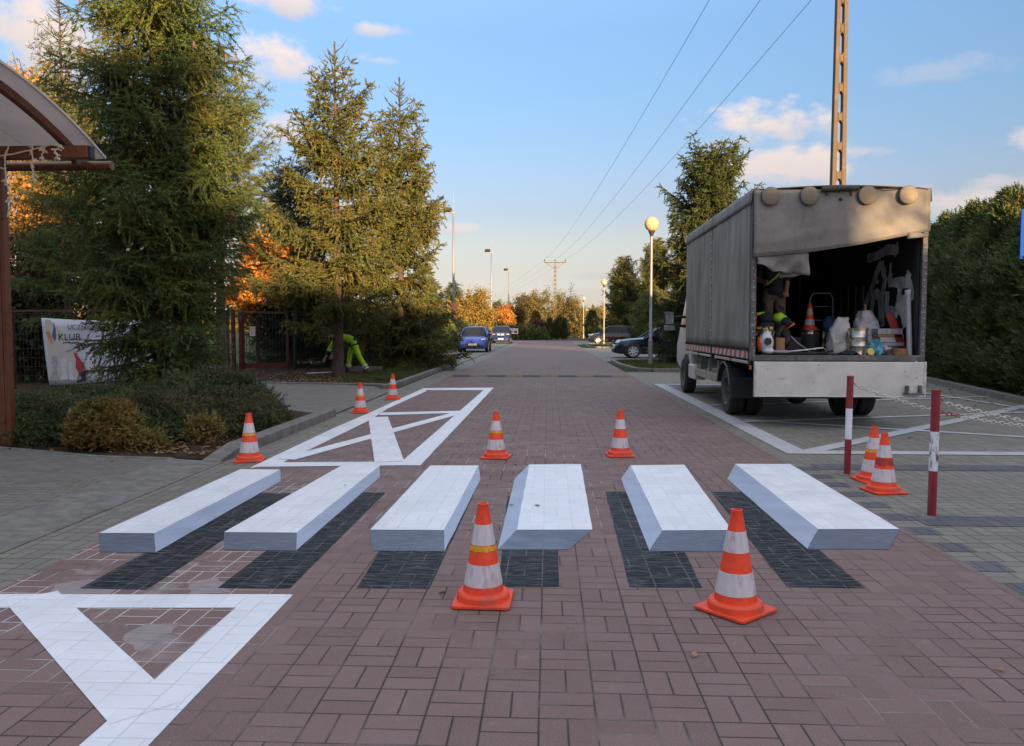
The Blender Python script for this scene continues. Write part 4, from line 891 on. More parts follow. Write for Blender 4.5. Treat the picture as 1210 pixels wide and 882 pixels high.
# ------------------------------------------------------------------ power poles and wires
def conc_pole(label, x, y, h, w0, w1, arm, group='concrete power poles'):
    r = thing('power_pole', label, 'power pole', (x,y,0), 0, group)
    mb = MB(); pitch = .70; nwin = int((h-1.2)/pitch); wd = lambda z: w0+(w1-w0)*z/h; dp = .20
    zs = [0.9+pitch*i for i in range(nwin+1)]
    for sx in (-1,1):
        mb.add([(sx*wd(0)/2,-dp/2,0),(sx*(wd(0)/2-.115),-dp/2,0),(sx*(wd(0)/2-.115),dp/2,0),(sx*wd(0)/2,dp/2,0),(sx*wd(h)/2,-dp/2*.8,h),(sx*(wd(h)/2-.09),-dp/2*.8,h),(sx*(wd(h)/2-.09),dp/2*.8,h),(sx*wd(h)/2,dp/2*.8,h)],
               [(0,1,2,3),(4,5,6,7),(0,1,5,4),(1,2,6,5),(2,3,7,6),(3,0,4,7)])
    for z in zs:
        w = wd(z)-.22+.02*z/h; mb.b2((-w/2,-dp/2*.84,z-.085),(w/2,dp/2*.84,z+.085))
        for sx in (-1,1):
            for sz in (-1,1): mb.prism([(sx*(w/2+.004),-.08,z+sz*.085),(sx*(w/2-.035),-.08,z+sz*.085),(sx*(w/2+.004),-.08,z+sz*.15)], (0,.16,0))
    mb.b2((-wd(0)/2+.08,-.08,0),(wd(0)/2-.08,.08,.78))
    mb.build('shaft', M['pole_conc'], r, bevel=.008, seg=1)
    c = MB(); c.b2((-arm/2,-.06,h-.12),(arm/2,.06,h)); c.tube([(-arm*.40,0,h-.12),(0,-.02,h-1.15)], .035, 6); c.tube([(arm*.40,0,h-.12),(0,-.02,h-1.15)], .035, 6); c.build('crossarm', M['pole_conc'], r)
    for x_ in (-arm/2+.12,0,arm/2-.12): MB().lathe([(.03,h),(.03,h+.12),(.09,h+.14),(.11,h+.24),(.07,h+.32),(.10,h+.36),(.04,h+.44)], 12, (x_,0,0)).build('insulator', M['pole_conc'], r, autosmooth=40)
    return r
P0 = conc_pole('tall slotted concrete power pole rising behind the truck', 7.05, 20.0, 11.6, .41, .235, 3.5)
P1 = conc_pole('power pole with a crossarm at the end of the road', 1.05, 130, 12.2, .55, .34, 3.6)
P2 = conc_pole('tiny distant power pole left of the one at the road end', -33.5, 330, 12.0, .6, .4, 3.6)
def wire(a, b, sag, label, group='power lines'):
    pts = [Vector(a).lerp(Vector(b), i/40)-Vector((0,0,sag*4*(i/40)*(1-i/40))) for i in range(41)]
    o = MB().tube([p-pts[0] for p in pts], .009, 6).build('power_line', M['wire'], None, smooth=True); o.location = pts[0]; return tag(o, label, 'power line', group)
for k, s in enumerate((-1,0,1)):
    wire((7.05+s*1.62,20,12.05), (1.05+s*1.68,130,12.64), 1.2, ['left wire of the three between the two concrete poles','middle wire of the three between the two concrete poles','right wire of the three between the two concrete poles'][k])
    wire((1.05+s*1.68,130,12.64), (-33.5+s*1.68,330,12.44), 2.2, ['left wire running on to the distant pole','middle wire running on to the distant pole','right wire running on to the distant pole'][k])
# ------------------------------------------------------------------ shelter on the left
r = thing('shelter', 'brown steel shelter with an arched frosted roof, entering at the left edge', 'shelter', (-6.15,8.75,.035))
ox, oy, oz = -6.15, 8.75, .035
def L3(x,y,z): return (x-ox, y-oy, z-oz)
for k, (x, y) in enumerate(((-6.15,8.78),(-9.6,8.78),(-6.15,4.6),(-9.6,4.6))):
    p = MB(); p.b2(L3(x-.085,y-.05,.035), L3(x-.02,y+.05,3.30)); p.b2(L3(x-.017,y-.045,.035), L3(x+.04,y+.045,3.28)); p.build('post', M['brown_steel'], r, bevel=.008)
for y in (8.78,4.6):
    MB().b2(L3(-10.2,y-.05,3.27), L3(-5.12,y+.05,3.41)).build('beam', M['brown_steel'], r, bevel=.006)
    MB().b2(L3(-5.119,y-.045,3.275), L3(-5.09,y+.045,3.405)).build('end_cap', M['black'], r)
arc = lambda y: 3.965-(y-6.75)**2/(2*5.4)
def archrib(x0, x1, off, th, mat, nm):
    ys = [4.25+5.0*i/28 for i in range(29)]; mb = MB()
    lo = [L3(x0,y,arc(y)+off-th) for y in ys]; hi = [L3(x0,y,arc(y)+off) for y in ys]
    mb.prism(lo+hi[::-1], (x1-x0,0,0)); return mb.build(nm, M[mat], r)
for x in (-5.50,-7.6,-9.7): archrib(x, x+.07, -.03, .085, 'brown_steel', 'arch_rib')
sh = MB()
for i in range(28):
    y0, y1 = 4.25+5.0*i/28, 4.25+5.0*(i+1)/28
    sh.add([L3(-10.6,y0,arc(y0)),L3(-5.22,y0,arc(y0)),L3(-5.22,y1,arc(y1)),L3(-10.6,y1,arc(y1)),L3(-10.6,y0,arc(y0)-.02),L3(-5.22,y0,arc(y0)-.02),L3(-5.22,y1,arc(y1)-.02),L3(-10.6,y1,arc(y1)-.02)], [(0,1,2,3),(4,5,6,7),(1,2,6,5),(0,3,7,4)]+([(0,1,5,4)] if i == 0 else [])+([(2,3,7,6)] if i == 27 else []))
sh.build('roof_sheet', M['polycarb'], r, autosmooth=30)
archrib(-5.218, -5.20, .006, .026, 'plaster', 'edge_trim')
MB().tube([L3(-10.6,9.36,3.31),L3(-5.19,9.36,3.31)], .055, 12).build('gutter', M['brown_steel'], r, autosmooth=40)
MB().b2(L3(-5.47,9.0,3.26),L3(-5.41,9.36,3.33)).build('gutter_bracket', M['brown_steel'], r)
sl = thing('string_lights', 'white icicle string lights draped on the shelter beam, unlit', 'string lights', (-6.15,8.70,3.4))
sb = MB(); rg = random.Random(4)
def sw(pts, rad=.009):
    P = [Vector(p)-Vector((-6.15,8.70,3.4)) for p in pts]; sb.tube(P, rad, 5)
    for a, b in zip(P[:-1], P[1:]):
        for q in range(2):
            c = a.lerp(b, rg.random()); sb.tube([c, c+Vector((rg.uniform(-.05,.05),rg.uniform(-.03,.03),rg.uniform(-.05,.02)))], .010, 4)
main = [(-6.8,8.70,3.32),(-6.3,8.70,3.27),(-5.95,8.70,3.31),(-5.72,8.70,3.36),(-5.52,8.70,3.41),(-5.40,8.70,3.39)]; sw(main)
ribw = [(-5.53,7.0,3.72),(-5.53,7.7,3.62),(-5.53,8.2,3.52),(-5.53,8.66,3.41)]; sw([(x-.28,y,z) for x,y,z in ribw])
for (x, z0, dz) in ((-6.02,3.40,.78),(-5.72,3.40,.42),(-5.45,3.40,.16),(-5.60,3.38,.14)): sw([(x+rg.uniform(-.03,.03), 8.70, z0-dz*i/6) for i in range(7)])
for (y, dz) in ((7.1,.5),(7.5,.42),(7.95,.22)): sw([(-5.81+rg.uniform(-.03,.03), y+rg.uniform(-.02,.02), 3.72-(y-7)*.18-dz*i/5) for i in range(6)])
sb.build('cable', M['string_white'], sl)
# ------------------------------------------------------------------ fence, gate, banner
def mesh_fence(name, label, a, b, h, posts, mat, cat='fence', bars=True):
    a3, b3 = Vector((a[0],a[1],0)), Vector((b[0],b[1],0)); d = b3-a3; L = d.length; ang = math.atan2(d.y,d.x); r = thing(name, label, cat, a3, ang)
    for k in range(posts):
        x = L*k/(posts-1); MB().b2((x-.04,-.04,0),(x+.04,.04,h)).build('post', M[mat], r, bevel=.005)
    p = MB(); n = int(L/.09)
    for i in range(n): p.tube([(L*(i+.5)/n,.0,.10),(L*(i+.5)/n,.0,h-.06)], .0045, 4)
    for z in np.arange(.12, h-.05, .2): p.b2((0,-.006,z-.004),(L,.006,z+.004))
    p.build('mesh_panel', M['fence_dark'], r)
    q = MB(); q.b2((0,-.02,h-.09),(L,.02,h-.05)); q.b2((0,-.02,.06),(L,.02,.10)); q.build('rail', M[mat], r)
    return r
mesh_fence('fence', 'brown post and dark mesh fence at the left, carrying the banner', (-16.5,17.45), (-9.9,17.45), 1.85, 4, 'fence_brown')
mesh_fence('fence', 'dark mesh fence in the shade behind the golden spruces', (-8.4,26.0), (-5.9,31.6), 1.9, 4, 'fence_dark')
gt = thing('gate', 'open brown steel gate with a small white notice, right of the huge spruce', 'gate', (-9.95,24.8,0))
for dx in (-.22,-.02,.22): MB().b2((dx-.055,-.05,0),(dx+.055,.05,1.97)).build('post', M['fence_brown'], gt, bevel=.006)
g = MB(); a = Vector((.28,0,0)); b = Vector((1.42,1.0,0)); u = (b-a).normalized(); ang = math.atan2(u.y,u.x)
def gb(x0,x1,z0,z1,t=.02): 
    c = a+u*(x0+x1)/2; g.box((c.x,c.y,(z0+z1)/2),(x1-x0,t*2,z1-z0),(0,0,ang))
Lg = (b-a).length; gb(0,Lg,.12,.28); gb(0,Lg,1.86,1.94); gb(0,.06,.1,1.94); gb(Lg-.07,Lg,0,1.94)
g.build('gate_frame', M['fence_brown'], gt)
g = MB()
for i in range(13): gb(.1+i*(Lg-.2)/12,.112+i*(Lg-.2)/12,.28,1.86,.008)
for z in (.6,1.0,1.4): gb(.06,Lg-.07,z,z+.012,.006)
g.build('mesh_panel', M['fence_dark'], gt)
nt = thing('notice', 'small white notice with faint lines fixed high on the open gate', 'sign', (-9.36,24.83,1.15)); nt.rotation_euler = (0,0,R(8))
MB().b2((-.085,-.02,0),(.085,-.012,.30)).build('plate', M['plate'], nt)
g = MB()
for i in range(4): g.b2((-.06,-.0235,.25-.06*i),(.055-.02*(i%2),-.0215,.265-.06*i))
g.build('printed_lines', M['ink_grey'], nt)
def text_mesh(name, txt, size, m, parent, loc, rot, bold=0):
    cu = bpy.data.curves.new(name, 'FONT'); cu.body = txt; cu.size = size; cu.extrude = .001; cu.offset = bold
    o = bpy.data.objects.new(name, cu); COL.objects.link(o); dg = bpy.context.evaluated_depsgraph_get(); me = bpy.data.meshes.new_from_object(o.evaluated_get(dg))
    bpy.data.objects.remove(o); me.materials.clear(); t = link_mesh(name, me, m, parent); t.location = loc; t.rotation_euler = rot; return t
bn = thing('banner', 'white chess club banner with pawns hanging on the fence, partly behind the spruce', 'banner', (-11.35,17.36,0))
nx, nzz = 16, 8; V = []; F = []
W_ = 3.0
def bp(u, v):       # u along, v up; the loose cloth is gathered at its lower left corner
    x = u*W_ + (1-v)*.14*(1-u); z = .10+.12*math.sin(u*1.2)*(1-v)*1.6 + v*(1.52-.06*math.sin(u*3.1)) ; z = z if v > 0 else .10+.19*u
    return (x, -.03*math.sin(u*9+v*3)*(1-v*.6), z)
for i in range(nx+1):
    for j in range(nzz+1): V.append(bp(i/nx, j/nzz))
for i in range(nx):
    for j in range(nzz): F.append((i*(nzz+1)+j,(i+1)*(nzz+1)+j,(i+1)*(nzz+1)+j+1,i*(nzz+1)+j+1))
o = MB().add(V,F).build('cloth', M['banner'], bn, smooth=True); so = o.modifiers.new('thick','SOLIDIFY'); so.thickness = .004; so.offset = 1
def ink(name, pts, m, y=-.046):
    o = MB(); o.prism([(p[0],y,p[1]) for p in pts], (0,.0015,0)); return o.build(name, M[m], bn)
ink('printed_panel', [(.15,.22),(.16,1.05),(.10,1.58),(.22,1.58),(.75,.95),(.92,.55),(.80,.22)], 'ink_sand', -.044)
text_mesh('lettering', 'UCZNIOWSKI', .155, M['ink'], bn, (.62,-.050,1.36), (R(90),0,0))
text_mesh('lettering', 'KLUB', .215, M['ink'], bn, (.40,-.050,1.12), (R(90),0,0))
for (x, k) in ((.30,1.0),(.52,.88),(.68,.72)):     # printed pawns
    pts = []
    prof = [(.115,0),(.115,.05),(.075,.09),(.05,.2),(.045,.33),(.085,.36),(.085,.39),(.05,.41)]
    for (w, z) in prof: pts.append((x+w*k, .24+z*k))
    for q in range(7): an = R(-40+260*q/6); pts.append((x+math.cos(an)*.075*k, .24+(.475+math.sin(an)*.07)*k))
    for (w, z) in prof[::-1]: pts.append((x-w*k, .24+z*k))
    ink('printed_pawn', pts, 'ink_grey' if x < .4 else 'banner', -.0475-.0005*(x > .4))
ink('printed_emblem', [(.12,1.30),(.18,1.15),(.28,1.0),(.26,1.18),(.20,1.33)], 'ink_orange', -.047)
ink('printed_emblem', [(.26,1.22),(.30,1.36),(.30,1.52),(.35,1.38),(.36,1.20),(.33,1.08)], 'ink_blue', -.047)
ink('printed_robe', [(.74,.86),(.80,.82),(.95,.62),(1.0,.48),(.86,.38),(.78,.52),(.80,.68)], 'ink_red', -.0495)
ink('printed_legs', [(.86,.375),(1.0,.45),(1.16,.46),(1.0,.38),(1.02,.22),(.80,.17),(.78,.20),(.92,.26)], 'ink', -.0495)
for (x,z) in ((1.12,.68),(1.16,.60),(1.22,.63),(.85,.88)): ink('printed_mark', [(x,z),(x+.04,z-.01),(x+.035,z+.045),(x+.005,z+.05)], 'ink', -.0495)
# ------------------------------------------------------------------ small far things
r = thing('poster', 'small white poster with a coloured print at the end of the road, left', 'poster', (-4.3,99,0))
MB().tube([(-.4,0,0),(-.4,0,1.35)], .03, 6).build('stake', M['wood'], r); MB().tube([(.4,0,0),(.4,0,1.35)], .03, 6).build('stake', M['wood'], r)
MB().b2((-.55,-.05,.75),(.55,-.035,1.45)).build('sheet', M['plate'], r); MB().b2((.05,-.056,.88),(.40,-.052,1.18)).build('print', M['ink_red'], r)
for i, (x, y, w, h, lab) in enumerate([(-33,340,8,14.5,'tall pale tower block on the horizon, leftmost'),(-27.2,345,8.5,10.2,'pale tower block on the horizon, middle'),(-21.2,350,9,9.6,'pale tower block on the horizon, rightmost')]):
    r = thing('tower_block', lab, 'building', (x,y,0), 0, 'far tower blocks'); MB().b2((-w/2,-4,0),(w/2,4,h)).build('wall', M['plaster_far'], r); MB().b2((-w/2-.2,-4.2,h),(w/2+.2,4.2,h+.4)).build('roof', M['roof_dark'], r)
    for j in range(4):
        for z in np.arange(1.2, h-1.4, 2.8): MB().b2((-w/2+w*(j+.3)/4,-4.06,z),(-w/2+w*(j+.7)/4,-4.002,z+1.4)).build('window', M['glass'], r)
r = thing('road_sign', 'blue road sign seen at the right edge in front of the hedge', 'sign', (8.55,14.05,.06))
MB().tube([(0,.06,0),(0,.06,3.5)], .03, 10).build('pole', M['galv'], r); MB().b2((-.52,-.01,2.5),(.28,.012,3.35)).build('panel', M['blue_sign'], r, bevel=.02)
# unseen building inferred from the foreground shade; its stepped heights set the shadow line
r = thing('building', 'unseen building assumed behind the camera, stepped to shape the shade', 'building', (0,-34,0))
MB().b2((-60,-12,0),(15.2,0,9.1)).build('wall', M['plaster'], r); MB().b2((15.2,-11.9,0),(24.3,-.1,7.15)).build('middle_shade_wall', M['plaster'], r); MB().b2((24.3,-11.8,0),(60,-.2,6.25)).build('low_shade_wall', M['plaster'], r)
MB().b2((-60.3,-12.3,9.1),(15.4,.3,9.35)).build('roof', M['roof_dark'], r); MB().b2((15.41,-12.2,7.15),(24.5,.2,7.35)).build('roof', M['roof_dark'], r); MB().b2((24.51,-12.1,6.25),(60.3,.1,6.45)).build('roof', M['roof_dark'], r)
for i in range(14):
    for z in (1.0,4.0): MB().b2((-54+i*5,.002,z),(-51.6+i*5,.06,z+1.7)).build('window', M['glass'], r)
leafy('birch_tree', 'unseen half bare birch added behind the camera to dapple the sunlight', (14.2,-9,0), 7, (0,0,4.9), (2.6,2.0,1.9), 'birch_leaf', 201, None, limbs=14, twigs=5, leaves=7, size=.12, sig=.25)  # added out of view to break up the sun on the truck's rear flap
# ------------------------------------------------------------------ wheels
RX90 = Matrix.Rotation(R(90), 3, 'Y')
def wheel(parent, c, r, w, side, rim_m='alu', spokes=5, rim_r=.66, dish=.02):
    """axis along local x of its holder; side = +1 / -1 is the outer face"""
    t = MB().lathe([(r*rim_r,-w/2),(r*.93,-w/2),(r,-w*.36),(r,-.12*w),(r*.985,-.10*w),(r*.985,-.06*w),(r,-.04*w),(r,.04*w),(r*.985,.06*w),(r*.985,.10*w),(r,.12*w),(r,w*.36),(r*.93,w/2),(r*rim_r,w/2)], 36, (0,0,0), RX90, cap=False).build('tyre', M['rubber'], parent, autosmooth=35); t.location = c
    m = MB(); x = side*(w/2-dish); d = side
    m.lathe([(r*rim_r,w/2*d),(r*rim_r*.93,w/2*d-.004*d),(r*rim_r*.90,x-.03*d)], 28, (0,0,0), RX90, cap=False)
    m.lathe([(.001,x+.0),(r*.13,x),(r*.16,x-.02*d)], 16, (0,0,0), RX90, cap=False)
    for k in range(spokes):
        a = 2*math.pi*k/spokes; u = Vector((0,math.cos(a),math.sin(a))); v = Vector((0,-math.sin(a),math.cos(a)))
        p0, p1 = u*r*.08, u*r*rim_r*.94; w0, w1 = r*.10, r*.13; q = Vector((x-.004*d,0,0))
        m.prism([p0-v*w0+q,p1-v*w1+q,p1+v*w1+q,p0+v*w0+q], (-.025*d,0,0))
    o = m.build('rim', M[rim_m], t, autosmooth=40)
    MB().lathe([(.001,x-.05*d),(r*rim_r*.97,x-.05*d)], 24, (0,0,0), RX90, cap=False).build('hub', M['steel_dark'], t)
    return t
# ------------------------------------------------------------------ parked cars (front at x = 0, length along +x)
def loft(name, secs, m, parent, smooth=40):
    n = len(secs[0]); vs = [p for s in secs for p in s]; fs = []
    for i in range(len(secs)-1):
        for k in range(n): fs.append((i*n+k, i*n+(k+1)%n, (i+1)*n+(k+1)%n, (i+1)*n+k))
    fs += [tuple(range(n)), tuple((len(secs)-1)*n+k for k in range(n))]
    return MB().add(vs, fs).build(name, m, parent, autosmooth=smooth)
def car(name, label, loc, rz, L, W, H, paint, hood, belt, cowl, rf0, rf1, tail, wr, style, group='parked cars'):
    r = thing(name, label, 'car', loc, rz, group); P = M[paint]
    fa, ra = .88, L-.78
    def hw(x):
        f = W/2; 
        if x < .75: f *= 1-.20*(1-x/.75)**2.2
        if x > L-.6: f *= 1-.12*((x-L+.6)/.6)**2
        return f
    def zt(x):
        pts = [(0,.50),(.05,.62),(.14,.70),(.35,hood-.09),(.7,hood-.04),(cowl,hood+.01),(cowl+.3,belt),(tail-.1,belt+.02),(L-.12,belt-.03),(L,belt-.16)]
        return float(np.interp(x, [p[0] for p in pts], [p[1] for p in pts]))
    def zb(x): return float(np.interp(x, [0,.25,.7,L-.7,L-.2,L], [.26,.20,.19,.20,.24,.32]))
    secs = []
    for x in [0,.03,.08,.16,.3,.5,.75,1.0,1.3]+list(np.linspace(1.5,L-.7,8))+[L-.45,L-.25,L-.1,L]:
        h, t, b = hw(x), zt(x), zb(x); d = t-b
        half = [(h*.86,b),(h*.97,b+.08),(h,b+d*.42),(h*.985,b+d*.72),(h*.94,t-.05),(h*.80,t-.005),(h*.4,t+.018)]
        secs.append([(x,y,z) for y,z in half]+[(x,-y,z) for y,z in half[::-1]])
    loft('body', secs, P, r)
    # glasshouse, roof and pillars
    def zr(x): return float(np.interp(x, [cowl,rf0,(rf0+rf1)/2,rf1,tail], [hood-.02,H-.035,H,H-.05,belt]))
    def wt(x): return W*.5*float(np.interp(x, [cowl,rf0,rf1,tail], [.84,.70,.67,.74]))
    gs = []
    for x in [cowl,cowl+.08]+list(np.linspace(cowl+.2,rf0,5))+list(np.linspace(rf0+.25,rf1,6))+list(np.linspace(rf1+.1,tail,4)):
        z = zr(x); b0 = zt(x)-.03; wb = hw(x)*.925; w = wt(x); f = max(0,min(1,(z-b0)/max(.05,H-b0))); wr_ = wb+(w-wb)*f
        half = [(wb,b0),(wr_+.015,max(b0+.002,z-.07)),(wr_*.93,z-.02),(wr_*.6,z-.002)]
        gs.append([(x,y,zz) for y,zz in half]+[(x,-y,zz) for y,zz in half[::-1]])
    loft('windows', gs, M['glass'], r, 30)
    rs = []
    for x in np.linspace(rf0-.06, rf1+.06, 8):
        z = zr(x); w = wt(x); half = [(w+.026,z-.085),(w*.95+.012,z-.012),(w*.6,z+.012)]
        low = [(w*.6,z-.03),(w*.9,z-.04)]
        rs.append([(x,y,zz) for y,zz in half]+[(x,-y,zz) for y,zz in half[::-1]]+[(x,-y,zz) for y,zz in low[::-1]]+[(x,y,zz) for y,zz in low])
    loft('roof', rs, P, r, 40)
    for sy in (-1,1):
        for pts, rad in (([(cowl+.02,sy*hw(cowl)*.925,zt(cowl)),((cowl+rf0)/2,sy*(hw(cowl)*.925+wt(rf0)+.01)/2,(zt(cowl)+H-.06)/2+.045),(rf0,sy*(wt(rf0)+.012),H-.075)], .036),
                         ([((rf0+rf1)/2+.1,sy*hw((rf0+rf1)/2)*.93,belt-.02),((rf0+rf1)/2+.1,sy*(wt((rf0+rf1)/2)+.02),H-.07)], .036),
                         ([(tail-.05,sy*hw(tail)*.9,belt-.02),(rf1+.02,sy*(wt(rf1)+.012),H-.10)], .075)):
            MB().tube(pts, rad, 8).build('pillar', P, r, smooth=True)
        mm = MB().sphere((cowl+.42,sy*(W/2+.10),belt+.08), .10, 14, 10, (.75,1.1,.8)); mm.tube([(cowl+.45,sy*W*.46,belt+.02),(cowl+.43,sy*(W/2+.06),belt+.05)], .025, 6); mm.build('wing_mirror', M['black'], r, smooth=True)
        for xc in (fa, ra):
            a = MB(); ring = [(xc+math.cos(R(q))*(wr+.055), sy*(W/2-.16), max(.2,wr+math.sin(R(q))*(wr+.055))) for q in range(-20,201,10)]
            a.prism(ring, (0,sy*.163,0)); a.build('wheel_arch', M['black'], r)
            hold = wheel(r, (0,0,0), wr, .20, 1, 'wheel_alu', 7 if style == 'saloon' else 5, .70)
            hold.location = (xc, sy*(W/2-.060), wr); hold.rotation_euler = (0,0,R(90) if sy > 0 else R(-90))
    # front details
    fx = lambda y: .02+.12*(abs(y)/(W/2))**3
    for sy in (-1,1):
        y0, y1 = sy*W*.30, sy*W*.435; z0 = hood-.20
        MB().prism([(fx(y0)-.015,y0,z0-.02),(fx(y1)+.10,y1,z0-.01),(fx(y1)+.24,y1*1.0,z0+.12),(fx(y0)+.09,y0,z0+.06)], (.10,0,0)).build('headlight', M['lamp_glass'], r, bevel=.012)
        MB().lathe([(.001,0),(.055,.0),(.065,.03)], 14, (.01+fx(y1)*.8,sy*W*.38,.40), Matrix.Rotation(R(-90),3,'Y')).build('fog_lamp', M['lamp_glass'], r, autosmooth=40)
    if style == 'hatch':
        MB().prism([(-.012,-W*.34,.30),(-.012,W*.34,.30),(-.012,W*.20,.56),(-.012,-W*.20,.56)], (.05,0,0)).build('grille', M['black'], r, bevel=.01)
        MB().prism([(-.02,-W*.30,.245),(-.02,W*.30,.245),(-.02,W*.33,.285),(-.02,-W*.33,.285)], (.05,0,0)).build('bumper_lip', P, r, bevel=.008)
        MB().lathe([(.001,0),(.075,0),(.082,.02)], 20, (-.005,0,.665), Matrix.Rotation(R(-90),3,'Y') @ Matrix.Diagonal((.65,1.0,1))).build('emblem', M['chrome'], r, autosmooth=40)
    else:
        MB().prism([(.0,-W*.17,hood-.26),(.0,W*.17,hood-.26),(.05,W*.19,hood-.10),(.05,-W*.19,hood-.10)], (.08,0,0)).build('grille', M['alu' if style == 'mpv' else 'black'], r, bevel=.01)
        MB().b2((-.018,-.07,hood-.23),(.0,.07,hood-.11)).build('emblem', M['chrome'], r, bevel=.02)
        MB().prism([(-.012,-W*.36,.27),(-.012,W*.36,.27),(-.008,W*.34,.40),(-.008,-W*.34,.40)], (.05,0,0)).build('lower_grille', M['black'], r, bevel=.008)
        if style == 'saloon': MB().b2((-.03,-W*.42,.455),(.02,W*.42,.475)).build('bumper_trim', M['chrome'], r)
    zp = .46 if style == 'hatch' else .44
    pl = MB().b2((-.045,-.26,zp-.057),(-.03,.26,zp+.057)).build('number_plate', M['plate'], r)
    MB().b2((-.047,.215,zp-.056),(-.0445,.258,zp+.056)).build('plate_band', M['ink_blue'], pl)
    g = MB()
    for k in range(7): g.b2((-.0475,.165-.058*k,zp-.034),(-.0445,.165-.058*k-.034,zp+.034))
    g.build('plate_characters', M['ink_grey'], pl)
    for sy in (-1,1):                                       # door seams, sills and handles
        d = MB()
        for xx in (cowl+.45, (rf0+rf1)/2+.12): d.b2((xx-.006,sy*(W/2-.02),.32),(xx+.006,sy*(W/2+.003),belt-.12))
        d.build('door_seam', M['black'], r)
        MB().b2((cowl+1.05,sy*(W/2-.02),belt-.18),(cowl+1.22,sy*(W/2+.02),belt-.15)).build('handle', M['chrome' if style == 'saloon' else paint], r, bevel=.006)
        if style == 'saloon': MB().b2((.95+fa*.0+.35,sy*(W/2-.03),.50),(L-1.2,sy*(W/2+.012),.53)).build('side_trim', M['chrome'], r)
    return r
car('parked_car', 'bright blue hatchback parked facing the camera on the left', (-4.42,46,.012), R(90), 3.95, 1.70, 1.51, 'blue_car', .92, .96, 1.0, 1.75, 3.35, 3.9, .31, 'hatch')
car('parked_car', 'dark indigo people carrier parked facing the camera behind the bright blue car', (-4.45,74,.012), R(90), 4.3, 1.78, 1.66, 'indigo_car', 1.02, 1.05, .95, 1.85, 3.8, 4.25, .32, 'mpv')
car('parked_car', 'dark navy saloon with silver wheels parked nose to the road on the right', (3.05,38.0,.012), 0, 4.75, 1.80, 1.47, 'navy_car', .93, .98, 1.35, 2.15, 3.35, 4.1, .33, 'saloon')
car('parked_car', 'dark brown people carrier parked nose to the road behind the middle lamp post', (3.6,72.4,.012), 0, 4.4, 1.80, 1.68, 'brown_car', 1.0, 1.06, .95, 1.95, 3.8, 4.35, .33, 'mpv')

# ------------------------------------------------------------------ tarpaulin truck
tk = thing('truck', 'grey tarpaulin truck with its back open and tailboard hanging down', 'truck', (3.92,11.0,.012), R(-.5))
def tarp_grid(name, fn, nu, nv, m, parent, thick=.006):
    V = [fn(i/nu, j/nv) for i in range(nu+1) for j in range(nv+1)]
    F = [(i*(nv+1)+j,(i+1)*(nv+1)+j,(i+1)*(nv+1)+j+1,i*(nv+1)+j+1) for i in range(nu) for j in range(nv)]
    o = MB().add(V,F).build(name, m, parent, smooth=True); s = o.modifiers.new('thick','SOLIDIFY'); s.thickness = thick; s.offset = 0; return o
fr = MB()
for x in (-1.13,1.13):
    for y in (.03,5.37): fr.b2((x-.035,y-.03,.92),(x+.035,y+.03,3.22))
for y in (.03,5.37): fr.b2((-1.094,y-.03,3.16),(1.094,y+.03,3.22))
for x in (-1.13,1.13): fr.b2((x-.03,.062,3.16),(x+.03,5.34,3.22))
fr.build('box_frame', M['frame'], tk, bevel=.006)
rb = random.Random(8); rv = MB()                    # rivets and eyelets on the rear posts
for x in (-1.13,1.13):
    for k in range(26): rv.sphere((x+rb.uniform(-.012,.012),-.002,.98+k*.086), .009, 6, 4)
rv.build('rivets', M['alu'], tk)
tarp_grid('roof_tarp', lambda u,v: (-1.15+2.30*u, -.02+5.44*v, 3.235+.05*math.sin(u*math.pi)+.012*math.sin(v*math.pi*5)), 12, 30, M['side_tarp'], tk)
def fold_noise(y, z): return .012*math.sin(y*3.1+z*1.2)+.008*math.sin(y*7.3-z*2.0)+.005*math.sin(y*15+z*3)
for sx in (-1,1):
    for a, b in ((.07,2.70),(2.72,5.36)):
        tarp_grid('side_curtain', lambda u,v,a=a,b=b,sx=sx: (sx*(1.168+fold_noise(a+(b-a)*u+sx, 3*v)*(1-abs(2*v-1)**3)*(1-abs(2*u-1)**4)), a+(b-a)*u, 1.09+2.09*v), 26, 16, M['side_tarp'], tk)
    tarp_grid('roof_edge_flap', lambda u,v,sx=sx: (sx*(1.178+.010*(1-v)+.004*math.sin(u*40)), -.02+5.42*u, 3.06+.18*v), 30, 3, M['side_tarp'], tk)
    for k in range(34): MB().b2((sx*1.172,.12+k*.155,1.055),(sx*1.196,.16+k*.155,1.10)).build('curtain_strap', M['black'], tk)
    st = MB()
    for q in range(14): st.sphere((sx*1.176,2.71+.01*math.sin(q*2.2),1.2+q*.135), .014, 6, 4)
    st.build('seam_eyelets', M['alu'], tk)
    MB().b2((sx*1.10,.10,.94),(sx*1.165,2.66,1.075)).build('side_board', M['frame'], tk); MB().b2((sx*1.10,2.76,.94),(sx*1.165,5.36,1.075)).build('side_board', M['frame'], tk)
    for a, b in ((.14,2.62),(2.80,5.30)): MB().b2((sx*1.166,a,.955),(sx*1.171,b,1.065)).build('reflective_strip', M['chevron'], tk)
    rl = MB()
    for a, b in ((.2,1.2),(1.35,2.5),(2.85,3.9),(4.05,5.2)): rl.b2((sx*1.12,a,.875),(sx*1.16,b,.915))
    rl.build('side_rail', M['alu'], tk, bevel=.006)
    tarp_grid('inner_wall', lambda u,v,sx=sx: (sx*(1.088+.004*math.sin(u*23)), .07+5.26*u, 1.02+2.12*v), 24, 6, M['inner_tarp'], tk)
tarp_grid('front_wall', lambda u,v: (-1.08+2.16*u, 5.325, 1.0+2.15*v), 4, 4, M['inner_tarp'], tk)
